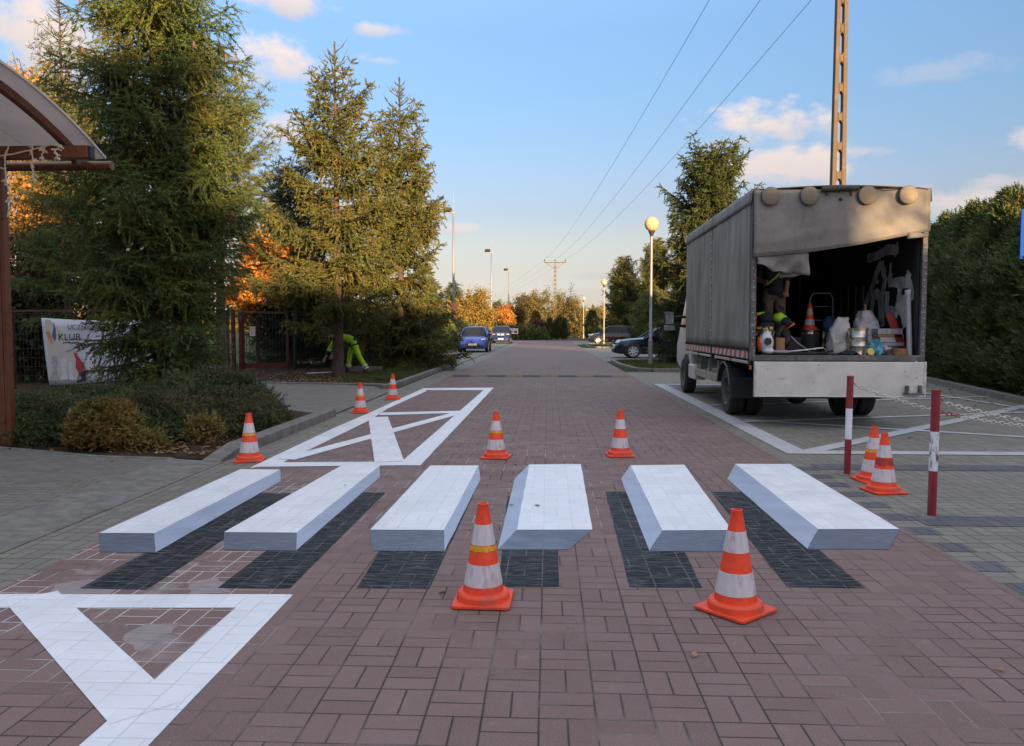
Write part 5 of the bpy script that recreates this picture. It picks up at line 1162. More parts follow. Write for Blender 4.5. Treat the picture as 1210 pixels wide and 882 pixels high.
tarp_grid('inner_ceiling', lambda u,v: (-1.08+2.16*u, .08+5.2*v, 3.145), 4, 4, M['inner_tarp'], tk)
def low(u): return float(np.interp(u, [0,.32,.6,.83,1], [2.345,2.405,2.50,2.60,2.675]))
def flap(u, v):
    z0 = low(u); z = z0+(3.225-z0)*v; s = math.sin(v*math.pi)
    return (-1.158+2.316*u, -.045-.02*(1-v)-.014*math.sin(u*5+1)*s-.010*math.sin(u*9+v*5)*s-.012*math.exp(-((v-.18-.25*u)/.06)**2), z)
tarp_grid('rear_flap', flap, 40, 18, M['rear_tarp'], tk)
MB().tube([(-1.15+2.30*u, -.052, low(u)) for u in np.linspace(0,1,24)], .016, 8).build('flap_hem', M['rear_tarp'], tk, smooth=True)
rg = random.Random(12)
def torn(u, v):
    x = -1.10+.68*u; zt_ = float(np.interp(u,[0,1],[2.34,2.41])); zb_ = float(np.interp(u,[0,.35,1],[2.235,2.13,2.085])); z = zb_+(zt_-zb_)*v
    return (x, -.03-.05*math.sin(u*7+v*2)*(1-v)-.03*math.sin(u*15-v*6)*(1-v)-.03*(1-v), z+.012*math.sin(u*18)*(1-v))
tarp_grid('torn_flap', torn, 26, 8, M['rear_tarp'], tk)
tarp_grid('torn_flap', lambda u,v: (-.78+.36*u, .02, 2.04+.06*u+.10*v+.008*math.sin(u*9)), 10, 3, M['rear_tarp'], tk)
tarp_grid('folded_corner', lambda u,v: (.86+.28*u, -.062-.02*math.sin(u*6), 2.56+.03*u+.08*v*(1-.4*u)), 8, 3, M['rear_tarp'], tk)
def lampmat():
    t = NT('honeycomb_lamp'); s = t.n('ShaderNodeSeparateXYZ'); t.t.links.new(t.obj(), s.inputs[0])
    a = t.math('FRACT', t.math('MULTIPLY', s.outputs[0], 62)); b = t.math('FRACT', t.math('MULTIPLY', s.outputs[2], 62))
    g = t.math('MAXIMUM', t.math('LESS_THAN', a, .22), t.math('LESS_THAN', b, .22))
    return t.bsdf(t.mix(g, (.26,.215,.145), (.13,.105,.075)), .7)
M['honey'] = lampmat()
for x in (-.95,-.44,.32,.85):
    o = MB().lathe([(.118,0),(.118,.05),(.108,.058)], 28, (0,0,0), Matrix.Rotation(R(90),3,'X')).build('work_lamp', M['honey'], tk, autosmooth=40); o.location = (x,-.055,3.135)
    q = MB().lathe([(.1185,.0),(.124,.01),(.124,.046),(.1185,.05)], 28, (0,0,0), Matrix.Rotation(R(90),3,'X'), cap=False).build('rim', M['frame'], o, autosmooth=40)
mb = MB().tube([(-.28,-.09,3.22),(.20,-.09,3.235)], .038, 12); mb.b2((-.22,-.07,3.14),(-.19,-.05,3.2)); mb.b2((.1,-.07,3.14),(.13,-.05,3.2)); mb.sphere((-.02,-.07,3.09), .022, 8, 6); mb.build('light_bar', M['steel_dark'], tk, autosmooth=40)
MB().tube([(.40,-.05,3.245),(.55,-.052,3.20),(.75,-.052,3.22),(1.0,-.052,3.235),(1.12,-.05,3.21)], .006, 5).build('cable', M['black'], tk)
# graffiti strokes sprayed on the right inner wall
STROKES = [[(12.99, 1.48), (12.93, 1.71), (12.66, 1.99), (12.47, 2.23), (12.31, 2.36)], [(12.31, 2.36), (12.17, 2.1), (12.25, 1.86), (12.22, 1.39)], [(12.64, 1.65), (12.58, 1.85), (12.45, 1.92), (12.34, 1.81), (12.29, 1.48)], [(12.87, 2.47), (12.49, 2.47), (12.1, 2.53), (11.81, 2.5), (11.78, 2.42)], [(11.95, 2.19), (12.0, 2.04), (11.32, 2.0), (11.25, 1.82), (11.62, 1.74), (11.29, 1.47)], [(12.06, 1.91), (12.07, 1.64), (11.73, 1.58), (11.68, 1.73)], [(11.63, 1.96), (11.65, 1.71), (11.49, 1.52), (11.42, 1.39)], [(11.33, 2.15), (11.41, 2.03)], [(11.76, 2.6), (11.73, 2.46)], [(11.96, 2.33), (11.95, 2.17)], [(12.6, 2.07), (12.36, 2.08)]]
ys0 = lambda Y: Y-11.0
def ribbon(pts, w, x, m, parent, name):
    mb = MB(); P = [Vector((0,p[0],p[1])) for p in pts]; Q = []
    for i in range(len(P)-1):
        for k in range(6): Q.append(P[i].lerp(P[i+1], k/6))
    Q.append(P[-1]); L_, R_ = [], []
    for i, p in enumerate(Q):
        t = (Q[min(i+1,len(Q)-1)]-Q[max(i-1,0)]).normalized(); n = Vector((0,-t.z,t.y)); ww = w*(.85+.3*rg.random())/2
        L_.append(p+n*ww); R_.append(p-n*ww)
    mb.add([(x,q.y,q.z) for q in L_]+[(x,q.y,q.z) for q in R_], [(i,i+1,len(Q)+i+1,len(Q)+i) for i in range(len(Q)-1)])
    return mb.build(name, m, parent)
for i, s in enumerate(STROKES): ribbon([(ys0(a), b) for a, b in s], .15 if i < 8 else .07, 1.080-.0012*i, M['graffiti'], tk, 'graffiti_stroke')
fs = MB()
for k in range(5): fs.b2((1.035,1.9+.32*k,1.5),(1.062,2.02+.32*k,2.05))
fs.build('wall_slats', M['frame'], tk)
# floor, tailboard, chassis
MB().b2((-1.09,.07,.93),(1.09,5.32,.995)).build('bed_floor', M['steel_dark'], tk)
MB().b2((-1.14,-.03,.925),(1.14,.065,1.0)).build('rear_sill', M['frame'], tk, bevel=.006)
db = MB().b2((-1.12,-.075,.445),(1.15,-.035,.915)).build('tailboard', M['dropside'], tk, bevel=.006)
e = MB(); e.b2((-1.125,-.081,.435),(-1.09,-.03,.918)); e.b2((1.12,-.081,.435),(1.156,-.03,.918)); e.b2((-1.088,-.08,.436),(1.118,-.03,.452)); e.build('edge_trim', M['alu'], db, bevel=.004)
hg = MB()
for x in (.88,1.05): hg.b2((x,-.125,.50),(x+.035,-.08,.60))
hg.prism([(.84,-.10,.49),(1.09,-.10,.49),(1.09,-.17,.475),(.90,-.17,.475)], (0,0,.012)); hg.build('latch', M['frame'], db)
ch = MB()
for x in (-.42,.42): ch.b2((x-.04,.3,.62),(x+.04,6.6,.80))
for y in (.4,1.6,2.9,4.2,5.2): ch.b2((-.38,y-.04,.64),(.38,y+.04,.78))
for y in (.5,1.3,2.7,3.6,4.5): ch.b2((-1.08,y-.03,.83),(1.08,y+.03,.925))
ch.b2((-.9,1.72,.30),(.9,1.88,.42)); ch.sphere((0,1.8,.36), .19, 14, 10); ch.build('chassis', M['steel_dark'], tk)
MB().b2((-.98,.12,.40),(.62,.20,.50)).build('underrun_bar', M['steel_dark'], tk, bevel=.01)
for sx in (-1,1):
    for dx in (.99,.72): wheel(tk, (sx*dx,1.8,.385), .385, .235, sx, 'frame', 6, .60, .06 if dx > .9 else .16)
    wheel(tk, (sx*.97,6.2,.37), .37, .235, sx, 'frame', 6, .60, .03)
    ar = [(sx*1.145, 1.8+math.cos(R(q))*.47, .385+math.sin(R(q))*.45) for q in range(15,166,10)]
    g = MB()
    for a, b in zip(ar[:-1], ar[1:]): g.prism([a, b, (b[0]-sx*.50,b[1],b[2]), (a[0]-sx*.50,a[1],a[2])], (0,0,.012))
    g.build('mudguard', M['black'], tk); MB().tube([(p[0]+sx*.004,p[1],p[2]) for p in ar], .014, 6).build('mudguard_edge', M['frame'], tk)
    MB().b2((sx*.60,1.30,.30),(sx*1.13,1.315,.62)).build('mud_flap', M['black'], tk)
    MB().b2((sx*.98,2.5,.46),(sx*1.10,4.7,.60)).build('side_guard', M['beige_guard'], tk, bevel=.015); gg = MB()
    for y in (2.7,3.5,4.3): gg.b2((sx*1.0,y,.60),(sx*1.05,y+.05,.83))
    gg.build('guard_bracket', M['beige_guard'], tk)
    MB().b2((sx*.86,4.72,.36),(sx*1.10,5.45,.66)).build('step_box', M['van_white'], tk, bevel=.04)
    MB().b2((sx*1.125,.06,.80),(sx*1.155,.09,.86)).build('marker_lamp', M['beacon'], tk)
    MB().b2((sx*.80,.05,.60),(sx*1.05,.11,.72)).build('tail_lamp', M['red_plastic'], tk, bevel=.01)
    # mirror on a long arm
    mr = MB(); mr.tube([(sx*1.0,6.35,1.62),(sx*1.38,6.15,1.60)], .028, 8); mr.tube([(sx*1.0,6.35,1.42),(sx*1.38,6.15,1.44)], .028, 8); mr.build('mirror_arm', M['black'], tk)
    o = MB().b2((sx*1.30,6.02,1.33),(sx*1.52,6.16,1.72)).build('wing_mirror', M['black'], tk, bevel=.05, seg=3)
    MB().b2((sx*1.325,6.008,1.46),(sx*1.495,6.022,1.69)).build('mirror_glass', M['chrome'], o); MB().b2((sx*1.30,6.005,1.335),(sx*1.52,6.02,1.43)).build('mirror_lower_glass', M['chrome'], o, bevel=.006)
# cab
cs = []
for y, w, zt_, z0 in ((5.50,1.0,2.42,.62),(5.9,1.01,2.46,.55),(6.6,1.01,2.42,.50),(7.0,1.0,2.15,.48),(7.45,.99,1.45,.46),(7.9,.96,1.25,.46),(8.25,.84,1.08,.48)):
    half = [(w*.92,z0),(w,z0+.15),(w,min(1.25,zt_-.25)),(w*.93,zt_-.22),(w*.80,zt_-.04),(w*.4,zt_)]
    cs.append([(x,y,z) for x,z in half]+[(-x,y,z) for x,z in half[::-1]])
loft('cab', cs, M['van_white'], tk, 45)
for sx in (-1,1):
    MB().prism([(sx*1.012,5.9,1.38),(sx*1.012,6.9,1.38),(sx*.945,6.75,2.05),(sx*.935,5.95,2.18)], (sx*.004,0,0)).build('door_window', M['glass'], tk)
    ar = [(sx*1.0, 6.2+math.cos(R(q))*.46, .37+math.sin(R(q))*.46) for q in range(0,181,12)]; g = MB()
    g.prism(ar, (sx*.025,0,0)); g.build('wheel_arch', M['black'], tk)
    MB().b2((sx*.95,5.52,.62),(sx*1.03,5.74,1.28)).build('door_sill', M['van_white'], tk, bevel=.03)
MB().lathe([(.07,2.98),(.07,3.10),(.05,3.16),(.01,3.18)], 14, (-.95,5.62,0)).build('beacon', M['beacon'], tk, autosmooth=40)
MB().b2((-1.0,5.58,2.96),(1.0,5.66,2.99)).build('beacon_bar', M['steel_dark'], tk)
MB().tube([(-.95,5.62,2.4),(-.95,5.62,2.97)], .02, 6).build('beacon_post', M['steel_dark'], tk)
# ------------------------------------------------------------------ load in the truck
FZ = 1.008
t = thing('leaf_blower', 'white and orange leaf blower at the left end of the truck bed', 'leaf blower', (3.03,11.24,FZ))
b = MB().sphere((0,0,.17), .12, 18, 12, (.85,.7,1.25)); b.sphere((.02,-.02,.06), .08, 14, 10, (1.1,.8,.6)); b.build('housing', M['white_plastic'], t, smooth=True)
MB().sphere((-.09,.01,.15), .085, 14, 10, (.55,.8,1.3)).build('starter_cover', M['orange_plastic'], t, smooth=True)
MB().lathe([(.05,0),(.05,.02),(.02,.022)], 16, (.0,-.085,.19), Matrix.Rotation(R(90),3,'X')).build('air_grille', M['black'], t, autosmooth=40)
MB().b2((-.035,-.105,.16),(.04,-.08,.24)).build('engine_cover', M['black'], t, bevel=.01)
MB().tube([(-.10,.0,.28),(-.06,-.02,.38),(.02,-.02,.40),(.05,0,.33)], .014, 8).build('handle', M['steel_dark'], t, smooth=True)
def tin(label, x, y, r_, h, lid=None, group='paint tins'):
    t = thing('paint_tin', label, 'paint tin', (x,y,FZ), 0, group)
    MB().lathe([(r_,0),(r_,.008),(r_*.985,.012),(r_*.985,h*.33),(r_,h*.34),(r_*.985,h*.35),(r_*.985,h*.66),(r_,h*.67),(r_*.985,h*.68),(r_*.985,h-.015),(r_*1.02,h-.01),(r_*1.02,h),(r_*.9,h),(r_*.9,h-.02)], 28).build('can', M['tin'], t, autosmooth=35)
    MB().tube([(r_*math.cos(a)*1.02,-r_*.25-.10*r_,h-.03-abs(math.sin(a))*h*.38) for a in np.linspace(0,math.pi,14)][:14], .004, 5).build('wire_handle', M['alu'], t)
    if lid: MB().lathe([(r_*.96,h+.001),(r_*.96,h+.03),(r_*.9,h+.035)], 24).build('lid', M[lid], t, autosmooth=40)
    return t
tin('paint tin with a yellow lid behind the leaf blower', 3.07, 11.50, .13, .36, 'yellow_plastic')
tin('tall shiny paint tin between the two white sacks', 4.32, 11.36, .145, .37)
tin('paint tin deeper in the truck bed, under the traffic cone', 4.04, 12.55, .13, .34)
tin('paint tin deeper in the truck bed, right of the one under the cone', 4.30, 12.35, .125, .33)
c = make_cone('traffic_cone', 'traffic cone stacked on a tin inside the dark truck bed', (4.04,12.55,FZ+.345), .1, 'cone_yellow', s=.85)
t = thing('work_jacket', 'bundled black and lime hi vis jacket on the yellow lidded tin', 'jacket', (3.2,11.5,FZ+.40))
mb = MB(); mb.tube([(-.20,0,.10),(-.08,-.03,.13),(.0,0,.10)], [.06,.085,.05], 12); mb.sphere((-.1,-.02,.02), .09, 12, 8, (1.3,.9,.6)); mb.build('cloth', M['navy_cloth'], t, smooth=True)
mb = MB(); mb.tube([(.0,-.02,.12),(.08,-.05,.13),(.15,-.03,.10)], [.055,.07,.05], 12); mb.tube([(-.24,0,.17),(-.12,.04,.19)], [.025,.02], 8); mb.build('hi_vis_panel', M['hivis'], t, smooth=True)
mb = MB(); mb.tube([(.10,-.05,.09),(.17,-.08,.06),(.20,-.10,.02)], [.06,.062,.055], 12); mb.build('cuff', M['navy_cloth'], t, smooth=True)
MB().tube([(-.27,.0,.02),(-.26,.0,.16)], [.035,.03], 8).build('red_trim', M['red_plastic'], t, smooth=True)
t = thing('broom', 'broom with an orange grip leaning across the load by the jacket', 'broom', (3.38,11.62,FZ))
MB().tube([(.0,-.05,.34),(.18,-.05,.16),(.38,-.02,.03)], .014, 8).build('shaft', M['galv'], t, smooth=True); MB().tube([(-.03,-.1,.36),(.11,-.12,.44)], .024, 10).build('grip', M['orange_plastic'], t, smooth=True); MB().b2((.34,-.08,.0),(.52,.02,.04)).build('brush_head', M['black'], t, bevel=.01)
t = thing('hose', 'black corrugated hose hanging beside the jacket', 'hose', (3.34,11.48,FZ))
MB().tube([(.0,0,.30),(.04,-.02,.24),(.03,-.02,.17),(.0,0,.14)], .06, 14).build('tube', M['black'], t, smooth=True); MB().tube([(.0,-.02,.30),(.02,-.085,.30)], .056, 16).build('collar', M['rubber'], t)
t = thing('wooden_box', 'small brown wooden box between the paint tin and the broom', 'box', (3.275,11.5,FZ)); mb = MB()
mb.b2((-.06,-.10,0),(.06,.10,.012)); mb.b2((-.06,-.10,.013),(-.048,.10,.24)); mb.b2((.048,-.10,.013),(.06,.10,.24)); mb.b2((-.047,-.10,.013),(.047,-.088,.235)); mb.b2((-.047,.088,.013),(.047,.10,.24)); mb.build('planks', M['wood'], t, bevel=.003)
t = thing('roller_pole', 'thin white paint roller pole lying along the edge of the truck bed', 'paint roller', (3.3,11.3,FZ+.02))
MB().tube([(0,0,.02),(.3,.0,.05),(.55,.05,.08)], .012, 8).build('pole', M['white_plastic'], t, smooth=True); MB().tube([(.55,.05,.08),(.60,.05,.03),(.54,.05,.0)], .006, 6).build('frame', M['alu'], t); MB().tube([(-.22,-.03,.025),(.03,-.03,.025)], .024, 10).build('roller', M['ink_grey'], t, smooth=True)
t = thing('hose', 'loose dark pipes and hoses lying along the bed edge in front of the sacks', 'hose', (3.35,11.24,FZ))
MB().tube([(-.3,0,.02),(.1,.03,.02),(.45,.0,.03),(.62,.08,.06)], .016, 8).build('tube', M['rubber'], t, smooth=True)
def sack(label, x, y, w, d, h, m, lean, seed, handle=False):
    rgn = random.Random(seed); t = thing('sack', label, 'sack', (x,y,FZ), 0, 'sacks in the truck')
    n, k = 16, 24; V = []; F = []
    for i in range(n+1):
        v = i/n; ww = w*(1+.10*math.sin(v*math.pi)-.42*max(0,v-.72)/.28*(.8)); dd = d*(1+.2*math.sin(v*math.pi)-.75*max(0,v-.6)/.4)
        for q in range(k):
            a = 2*math.pi*q/k; ca, sa = math.cos(a), math.sin(a); cx = math.copysign(abs(ca)**.55, ca); sy = math.copysign(abs(sa)**.7, sa)
            V.append((ww/2*cx*(1+.10*math.sin(v*11+a*3+seed)*math.sin(a*2+v*4))+lean*v*v+rgn.gauss(0,.009), dd/2*sy*(1+.14*math.sin(v*8-a*4+seed))+rgn.gauss(0,.009)+.02*math.sin(v*9+a*2), h*v+.014*math.sin(a*3+seed)*v))
    for i in range(n):
        for q in range(k): F.append((i*k+q,i*k+(q+1)%k,(i+1)*k+(q+1)%k,(i+1)*k+q))
    F += [tuple(range(k)), tuple(n*k+q for q in range(k))]
    MB().add(V,F).build('bag', M[m], t, smooth=True)
    if m == 'sack':
        mb = MB()
        for z in (.19,.225,.26): mb.b2((-.06,-d*.62,z),(.07,-d*.618,z+.010))
        mb.build('faded_print', M['ink_grey'], t)
    if handle: MB().tube([(0,.0,h*.5),(-.04,-.02,h+.10)], .018, 8).build('stick', M['wood'], t, smooth=True)
    return t
sack('grey-white paper sack slumped in the middle of the truck bed', 4.07, 11.46, .24, .20, .52, 'sack', .09, 3)
sack('cloudy plastic sack with a wooden stick poking out, right of the tall tin', 4.60, 11.75, .30, .24, .62, 'clear_bag', -.02, 6, True)
t = thing('plastic_bag', 'crumpled blue plastic bag at the edge of the truck bed', 'bag', (4.56,11.34,FZ)); mb = MB(); rgn = random.Random(2)
prof = [(.02,0),(.10,.01),(.12,.06),(.10,.12),(.06,.17),(.075,.20),(.02,.19)]; mb.lathe(prof, 18)
mb.v = [(x*(1+rgn.gauss(0,.14)), y*(1+rgn.gauss(0,.14)), max(0,z+rgn.gauss(0,.012))) for x,y,z in mb.v]; mb.build('film', M['blue_bag'], t)
t = thing('lid', 'small pale yellow plastic lid lying at the bed edge', 'lid', (4.43,11.14,FZ)); t.rotation_euler = (R(70),0,.2); MB().lathe([(.05,-.01),(.055,.0),(.05,.012),(.02,.016)], 18, (0,.05,0)).build('disc', M['yellow_plastic'], t, autosmooth=40)
t = thing('timber_stack', 'stack of grey boards and cartons at the right of the truck bed', 'boards', (4.80,11.65,FZ))
for k, (m, w, h, dz, a) in enumerate((('cardboard',.34,.12,0,.1),('ink_grey',.38,.05,.122,-.05),('sack',.34,.07,.174,.08),('wood',.36,.04,.246,.0),('ink_grey',.34,.08,.288,-.04))):
    MB().box((0,0,dz+h/2),(w,.5,h),(0,0,a)).build('board', M[m], t, bevel=.006)
t = thing('red_board', 'red painted board leaning in front of the graffiti', 'board', (4.84,11.42,FZ)); t.rotation_euler = (0,R(-22),0)
MB().b2((.10,-.02,-.02),(.21,.02,.56)).build('board', M['red_board'], t, bevel=.004); MB().b2((.02,-.018,.30),(.098,.018,.36)).build('crosspiece', M['red_board'], t, bevel=.004)
t = thing('plastic_pipe', 'long pale plastic pipe standing in the right rear corner of the truck', 'pipe', (4.965,11.18,FZ)); t.rotation_euler = (0,R(-3),0)
MB().lathe([(.034,0),(.034,.82),(.042,.83),(.042,.90),(.034,.90),(.030,.86)], 18).build('tube', M['pipe'], t, autosmooth=40)
t = thing('hand_truck', 'dark upright trolley frame standing deep in the truck', 'trolley', (4.35,12.95,FZ)); mb = MB()
mb.tube([(-.18,0,.05),(-.18,0,.85),(-.13,0,.93),(.13,0,.93),(.18,0,.85),(.18,0,.05)], .014, 8)
for z in (.25,.5,.72): mb.tube([(-.18,0,z),(.18,0,z)], .010, 6)
mb.build('frame', M['galv'], t, smooth=True); MB().b2((-.18,-.2,.02),(.18,0,.03)).build('toe_plate', M['steel_dark'], t)
for sx in (-1,1): MB().lathe([(.04,-.02),(.10,-.02),(.10,.02),(.04,.02)], 16, (sx*.22,.05,.10), RX90).build('wheel', M['rubber'], t, autosmooth=40)
t = thing('motor_unit', 'small blue motor unit on the trolley frame deep in the truck', 'machine', (4.42,12.78,FZ+.03)); MB().sphere((0,0,.40), .12, 14, 10, (.9,.8,1.2)).build('motor', M['ink_blue'], t, smooth=True); MB().b2((-.12,-.1,0),(.12,.1,.28)).build('stand', M['steel_dark'], t, bevel=.02)
t = thing('crate', 'dark grey plastic crate in the shade behind the broom', 'crate', (3.66,12.1,FZ)); mb = MB()
mb.b2((-.22,-.15,0),(.22,.15,.02)); mb.b2((-.22,-.15,.021),(.22,-.135,.24)); mb.b2((-.22,.135,.021),(.22,.15,.24)); mb.b2((-.22,-.134,.021),(-.205,.134,.24)); mb.b2((.205,-.134,.021),(.22,.134,.24)); mb.b2((-.23,-.16,.20),(.23,-.151,.235)); mb.build('box', M['steel_dark'], t, bevel=.005)
t = thing('bucket', 'dark paint-smeared bucket behind the grey-white sack', 'bucket', (3.86,11.95,FZ)); MB().lathe([(.11,0),(.135,.27),(.142,.275),(.142,.29),(.128,.29),(.106,.02)], 24, cap=False).build('pail', M['steel_dark'], t, autosmooth=40)
MB().tube([(.135*math.cos(a),-.05*math.sin(a),.27-.12*math.sin(a)) for a in np.linspace(0,math.pi,12)], .004, 5).build('wire_handle', M['alu'], t)
t = thing('plastic_bag', 'milky crumpled plastic film heaped behind the blue bag', 'bag', (4.70,11.50,FZ)); mb = MB(); rgn = random.Random(21); mb.lathe([(.02,0),(.13,.01),(.15,.07),(.12,.15),(.07,.22),(.09,.27),(.03,.25)], 20)
mb.v = [(x*(1+rgn.gauss(0,.16)), y*(1+rgn.gauss(0,.16)), max(0,z+rgn.gauss(0,.014))) for x,y,z in mb.v]; mb.build('film', M['clear_bag'], t)
t = thing('rope_coil', 'coil of dark rope lying in front of the grey boards', 'rope', (4.86,11.22,FZ)); mb = MB()
for k in range(4): mb.tube([(math.cos(a)*(.10-.006*k),math.sin(a)*(.08-.005*k),.014+.022*k) for a in np.linspace(0,6.283,20)], .012, 6, caps=False)
mb.build('coil', M['wood'], t, smooth=True)
t = thing('rag', 'crumpled dark rag on the bed edge between the tin and the sack', 'rag', (4.15,11.17,FZ)); rgn = random.Random(5); mb = MB(); mb.lathe([(.02,0),(.10,.008),(.09,.04),(.04,.065),(.005,.05)], 16)
mb.v = [(x*(1.3+rgn.gauss(0,.2)), y*(1+rgn.gauss(0,.2)), max(0,z+rgn.gauss(0,.012))) for x,y,z in mb.v]; mb.build('cloth', M['navy_cloth'], t)
t = thing('ladder', 'aluminium ladder leaning deep inside the truck against the front wall', 'ladder', (3.75,16.0,FZ)); t.rotation_euler = (R(-10),0,0); mb = MB()
for sx in (-1,1): mb.b2((sx*.2-.02,-.03,0),(sx*.2+.02,.03,2.0))
for k in range(7): mb.tube([(-.19,0,.2+.27*k),(.19,0,.2+.27*k)], .014, 6)
mb.build('rails', M['galv'], t)
# ------------------------------------------------------------------ people
def skin(name, verts, edges, radii, m, parent, root=0, sub=2):
    me = bpy.data.meshes.new(name); me.from_pydata([tuple(v) for v in verts], edges, []); o = bpy.data.objects.new(name, me); COL.objects.link(o)
    s = o.modifiers.new('skin','SKIN'); s.use_smooth_shade = True
    sv = me.skin_vertices[0].data
    for i, r_ in enumerate(radii):
        r_ = r_ if isinstance(r_, tuple) else (r_, r_); sv[i].radius = r_; sv[i].use_root = (i == root)
    u = o.modifiers.new('sub','SUBSURF'); u.levels = sub; u.render_levels = sub
    dg = bpy.context.evaluated_depsgraph_get(); dg.update(); out = bpy.data.meshes.new_from_object(o.evaluated_get(dg)); bpy.data.objects.remove(o)
    out.materials.clear(); return link_mesh(name, out, m, parent, True)
def chainskel(chains):
    """chains: list of lists of (key, pos, radius); shared keys join chains"""
    idx = {}; V = []; E = []; Rd = []
    for c in chains:
        prev = None
        for key, p, r_ in c:
            if key not in idx: idx[key] = len(V); V.append(p); Rd.append(r_)
            if prev is not None: E.append((prev, idx[key]))
            prev = idx[key]
    return V, E, Rd, idx
def hand_chains(tag_, wrist, d, side, curl=.4):
    """palm and five separate bent fingers leaving a wrist along d"""
    d = Vector(d).normalized(); s = Vector(side).normalized(); n = d.cross(s); out = []; w = Vector(wrist); palm = w+d*.055
    out.append([(tag_+'wr', tuple(w), .026), (tag_+'palm', tuple(palm), .032)])
    for k, (off, ln) in enumerate(((-.030,.068),(-.010,.080),(.010,.076),(.029,.058))):
        b = palm+d*.030+s*off; m_ = b+(d+n*curl).normalized()*ln*.5; e = m_+(d*.6+n*curl*2).normalized()*ln*.5
        out.append([(tag_+'palm',None,None),(f'{tag_}f{k}a',tuple(b),.0105),(f'{tag_}f{k}b',tuple(m_),.009),(f'{tag_}f{k}c',tuple(e),.007)])
    tb = w+d*.03-s*.035; out.append([(tag_+'wr',None,None),(tag_+'ta',tuple(tb),.012),(tag_+'tb',tuple(tb+(d*.8-s*.6+n*.3).normalized()*.035),.010),(tag_+'tc',tuple(tb+(d*.95-s*.2+n*.5).normalized()*.062),.008)])
    return out
def head(parent, c, look, up, hairc='hair'):
    """separate face features on the head of a body"""
    f = Vector(look).normalized(); u = Vector(up).normalized(); u = (u-f*u.dot(f)).normalized(); r_ = f.cross(u); Mx = Matrix((r_,f,u)).transposed(); c = Vector(c)
    hb = MB()
    for i in range(9):
        pass
    hb.sphere((0,-.012,.022), .106, 20, 14, (.86,1.0,1.02)); hb.v = [tuple(Mx @ Vector(v)+c) for v in hb.v]
    o = hb.build('hair', M[hairc], parent, smooth=True)
    eb = MB()
    for s in (-1,1): eb.sphere((s*.032,.086,.0), .011, 10, 8)
    eb.v = [tuple(Mx @ Vector(v)+c) for v in eb.v]; eb.build('eyes', M['ink'], parent, smooth=True)
def person(name, label, loc, J, jacket, trousers, extra=None, curl=.4):
    t = thing(name, label, 'person', loc, 0)
    hd = Vector(J['head']); nk = Vector(J['neck']); up = (hd-nk).normalized(); look = Vector(J['look']).normalized()
    chains = [[('pel',J['pelvis'],(.135,.105)),('sp',J['spine'],(.125,.10)),('ch',J['chest'],(.15,.115)),('nb',J['neck'],.058),('hd0',tuple(nk+up*.07),.06),('hd1',tuple(hd+look*.01),(.082,.092)),('hd2',tuple(hd+up*.07),(.074,.085))],
              [('hd1',None,None),('nose',tuple(hd+look*.104-up*.012),.014)], [('hd1',None,None),('chin',tuple(hd+look*.07-up*.085),.034)]]
    sdv = look.cross(up).normalized()
    for s, k in ((-1,'l'),(1,'r')): chains.append([('hd1',None,None),('ear'+k,tuple(hd+sdv*s*.092-up*.005),.016)])
    for k in 'lr':
        chains.append([('ch',None,None),(k+'sh',J[k+'sh'],.068),(k+'el',J[k+'el'],.045),(k+'wr',J[k+'wr'],.028)])
        w, e = Vector(J[k+'wr']), Vector(J[k+'el']); d = (w-e).normalized(); sd = d.cross(Vector((.3,.9,.2))).normalized()
        hc = hand_chains(k, w, d, sd, curl); hc[0][0] = (k+'wr',J[k+'wr'],.028); chains += hc
        chains.append([('pel',None,None),(k+'hp',J[k+'hp'],.092),(k+'kn',J[k+'kn'],.062),(k+'an',J[k+'an'],.042),(k+'to',J[k+'to'],.034)])
    V,E,Rd,_ = chainskel(chains); skin('body', V, E, Rd, M['skin'], t)
    g = 1.0
    pv, sv = Vector(J['pelvis']), Vector(J['spine'])
    ch = [[('hem',tuple(pv+(pv-sv)*.35),(.185,.155)),('pel',tuple(pv.lerp(sv,.3)),(.18,.15)),('sp',J['spine'],(.165,.140)),('ch',J['chest'],(.180,.145)),('nb',tuple(Vector(J['chest']).lerp(Vector(J['neck']),.75)),.085)]]
    for k in 'lr':
        wr = Vector(J[k+'el']).lerp(Vector(J[k+'wr']), jacket.get('sleeve',.9)); ch.append([('ch',None,None),(k+'sh',J[k+'sh'],.090),(k+'el',J[k+'el'],.066),(k+'wr',tuple(wr),.052)])
    V,E,Rd,_ = chainskel(ch); skin('jacket', V, E, Rd, M[jacket['m']], t)
    ch = [[('sp',tuple(pv.lerp(sv,1.0)),(.15,.125)),('pel',J['pelvis'],(.165,.138))]]
    for k in 'lr': ch.append([('pel',None,None),(k+'hp',J[k+'hp'],.112),(k+'kn',J[k+'kn'],.085),(k+'an',tuple(Vector(J[k+'kn']).lerp(Vector(J[k+'an']),.94)),.070)])
    V,E,Rd,_ = chainskel(ch); skin('trousers', V, E, Rd, M[trousers], t, 1)
    for k in 'lr':
        a, b = Vector(J[k+'an']), Vector(J[k+'to']); dn = Vector((0,0,-1)); V,E,Rd,_ = chainskel([[('a',tuple(a+Vector((0,0,.06))),.055),('b',tuple(a.lerp(b,.15)),.052),('c',tuple(b),.042)]]); skin('boot', V, E, Rd, M['boot'], t)
    head(t, hd, look, up)
    if extra: extra(t)
    return t
def band(t, a, b, f, r_, m, w=.05, name='reflective_tape'):
    a, b = Vector(a), Vector(b); d = (b-a).normalized(); p = a.lerp(b, f); MB().tube([p-d*w/2,p-d*w*.4,p+d*w*.4,p+d*w/2], [r_*.96,r_,r_,r_*.96], 18, caps=False).build(name, M[m], t, smooth=True)
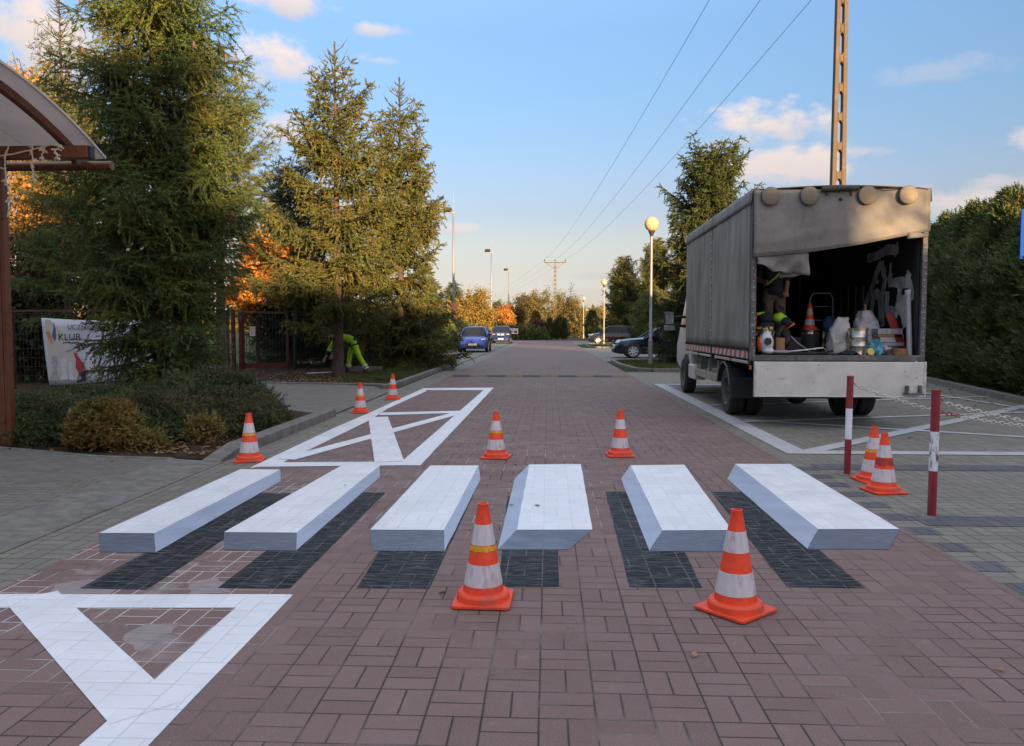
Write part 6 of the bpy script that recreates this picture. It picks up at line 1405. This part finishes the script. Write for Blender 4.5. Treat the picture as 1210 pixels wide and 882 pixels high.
# worker bending down behind the bare spruce trunk
J = dict(pelvis=(.0,0,.92), spine=(-.16,-.01,1.06), chest=(-.36,-.02,1.14), neck=(-.55,-.03,1.13), head=(-.70,-.03,1.07), look=(-.6,-.2,-.75),
         lsh=(-.44,-.20,1.10), lel=(-.66,-.22,.78), lwr=(-.82,-.20,.45), rsh=(-.44,.18,1.10), rel=(-.58,.22,.80), rwr=(-.72,.20,.52),
         lhp=(.05,-.10,.86), lkn=(.22,-.14,.47), lan=(.45,-.14,.11), lto=(.34,-.17,.05), rhp=(-.04,.10,.86), rkn=(-.16,.13,.48), ran=(-.20,.12,.10), rto=(-.34,.12,.05))
def wx(t):
    band(t, J['lkn'], J['lan'], .72, .088, 'reflect'); band(t, J['rkn'], J['ran'], .72, .088, 'reflect'); band(t, J['lkn'], J['lan'], .93, .080, 'reflect', .04)
    band(t, J['lel'], J['lwr'], .22, .070, 'reflect', .06); band(t, J['lel'], J['lwr'], .52, .068, 'navy_cloth', .13, 'dark_sleeve_panel'); band(t, J['lhp'], J['lkn'], .05, .118, 'navy_cloth', .05, 'dark_trouser_panel')
    band(t, J['pelvis'], J['spine'], .15, .172, 'navy_cloth', .10, 'dark_waist')
person('person', 'person in lime hi vis work clothes bending down behind the bare spruce trunk', (-6.02,24.35,.03), J, dict(m='hivis', sleeve=.86), 'hivis', wx)
r = thing('plank', 'grey plank lying on the soil behind the bending worker', 'plank', (-5.75,24.75,.03)); MB().box((0,0,.09),(1.1,.06,.16),(0,0,-.03)).build('board', M['kerb'], r, bevel=.004)
r = thing('white_stick', 'thin white stick lying on the brown soil left of the bare trunk', 'stick', (-7.2,23.4,.05)); MB().tube([(0,0,0),(.5,.1,.02),(.95,.2,.05)], .02, 6).build('rod', M['white_plastic'], r)
# person standing in the truck
J2 = dict(pelvis=(0,0,.90), spine=(-.01,0,1.05), chest=(-.02,0,1.28), neck=(-.02,0,1.46), head=(-.03,-.01,1.58), look=(-.6,-.7,-.2),
          lsh=(-.19,0,1.36), lel=(-.27,-.06,1.10), lwr=(-.21,-.24,1.06), rsh=(.15,0,1.36), rel=(.21,.05,1.10), rwr=(.16,-.10,.92),
          lhp=(-.09,0,.86), lkn=(-.10,-.03,.48), lan=(-.10,0,.10), lto=(-.12,-.15,.05), rhp=(.09,0,.86), rkn=(.09,-.03,.48), ran=(.09,0,.10), rto=(.09,-.15,.05))
def px(t): MB().tube([(-.14,-.135,1.02),(-.02,-.15,1.12),(.08,-.145,1.22)], .016, 8).build('lime_strap', M['hivis'], t, smooth=True)
person('person', 'person in dark top and camouflage trousers standing inside the truck behind the torn flap', (3.33,12.0,1.0), J2, dict(m='navy_cloth', sleeve=.25), 'camo', px)
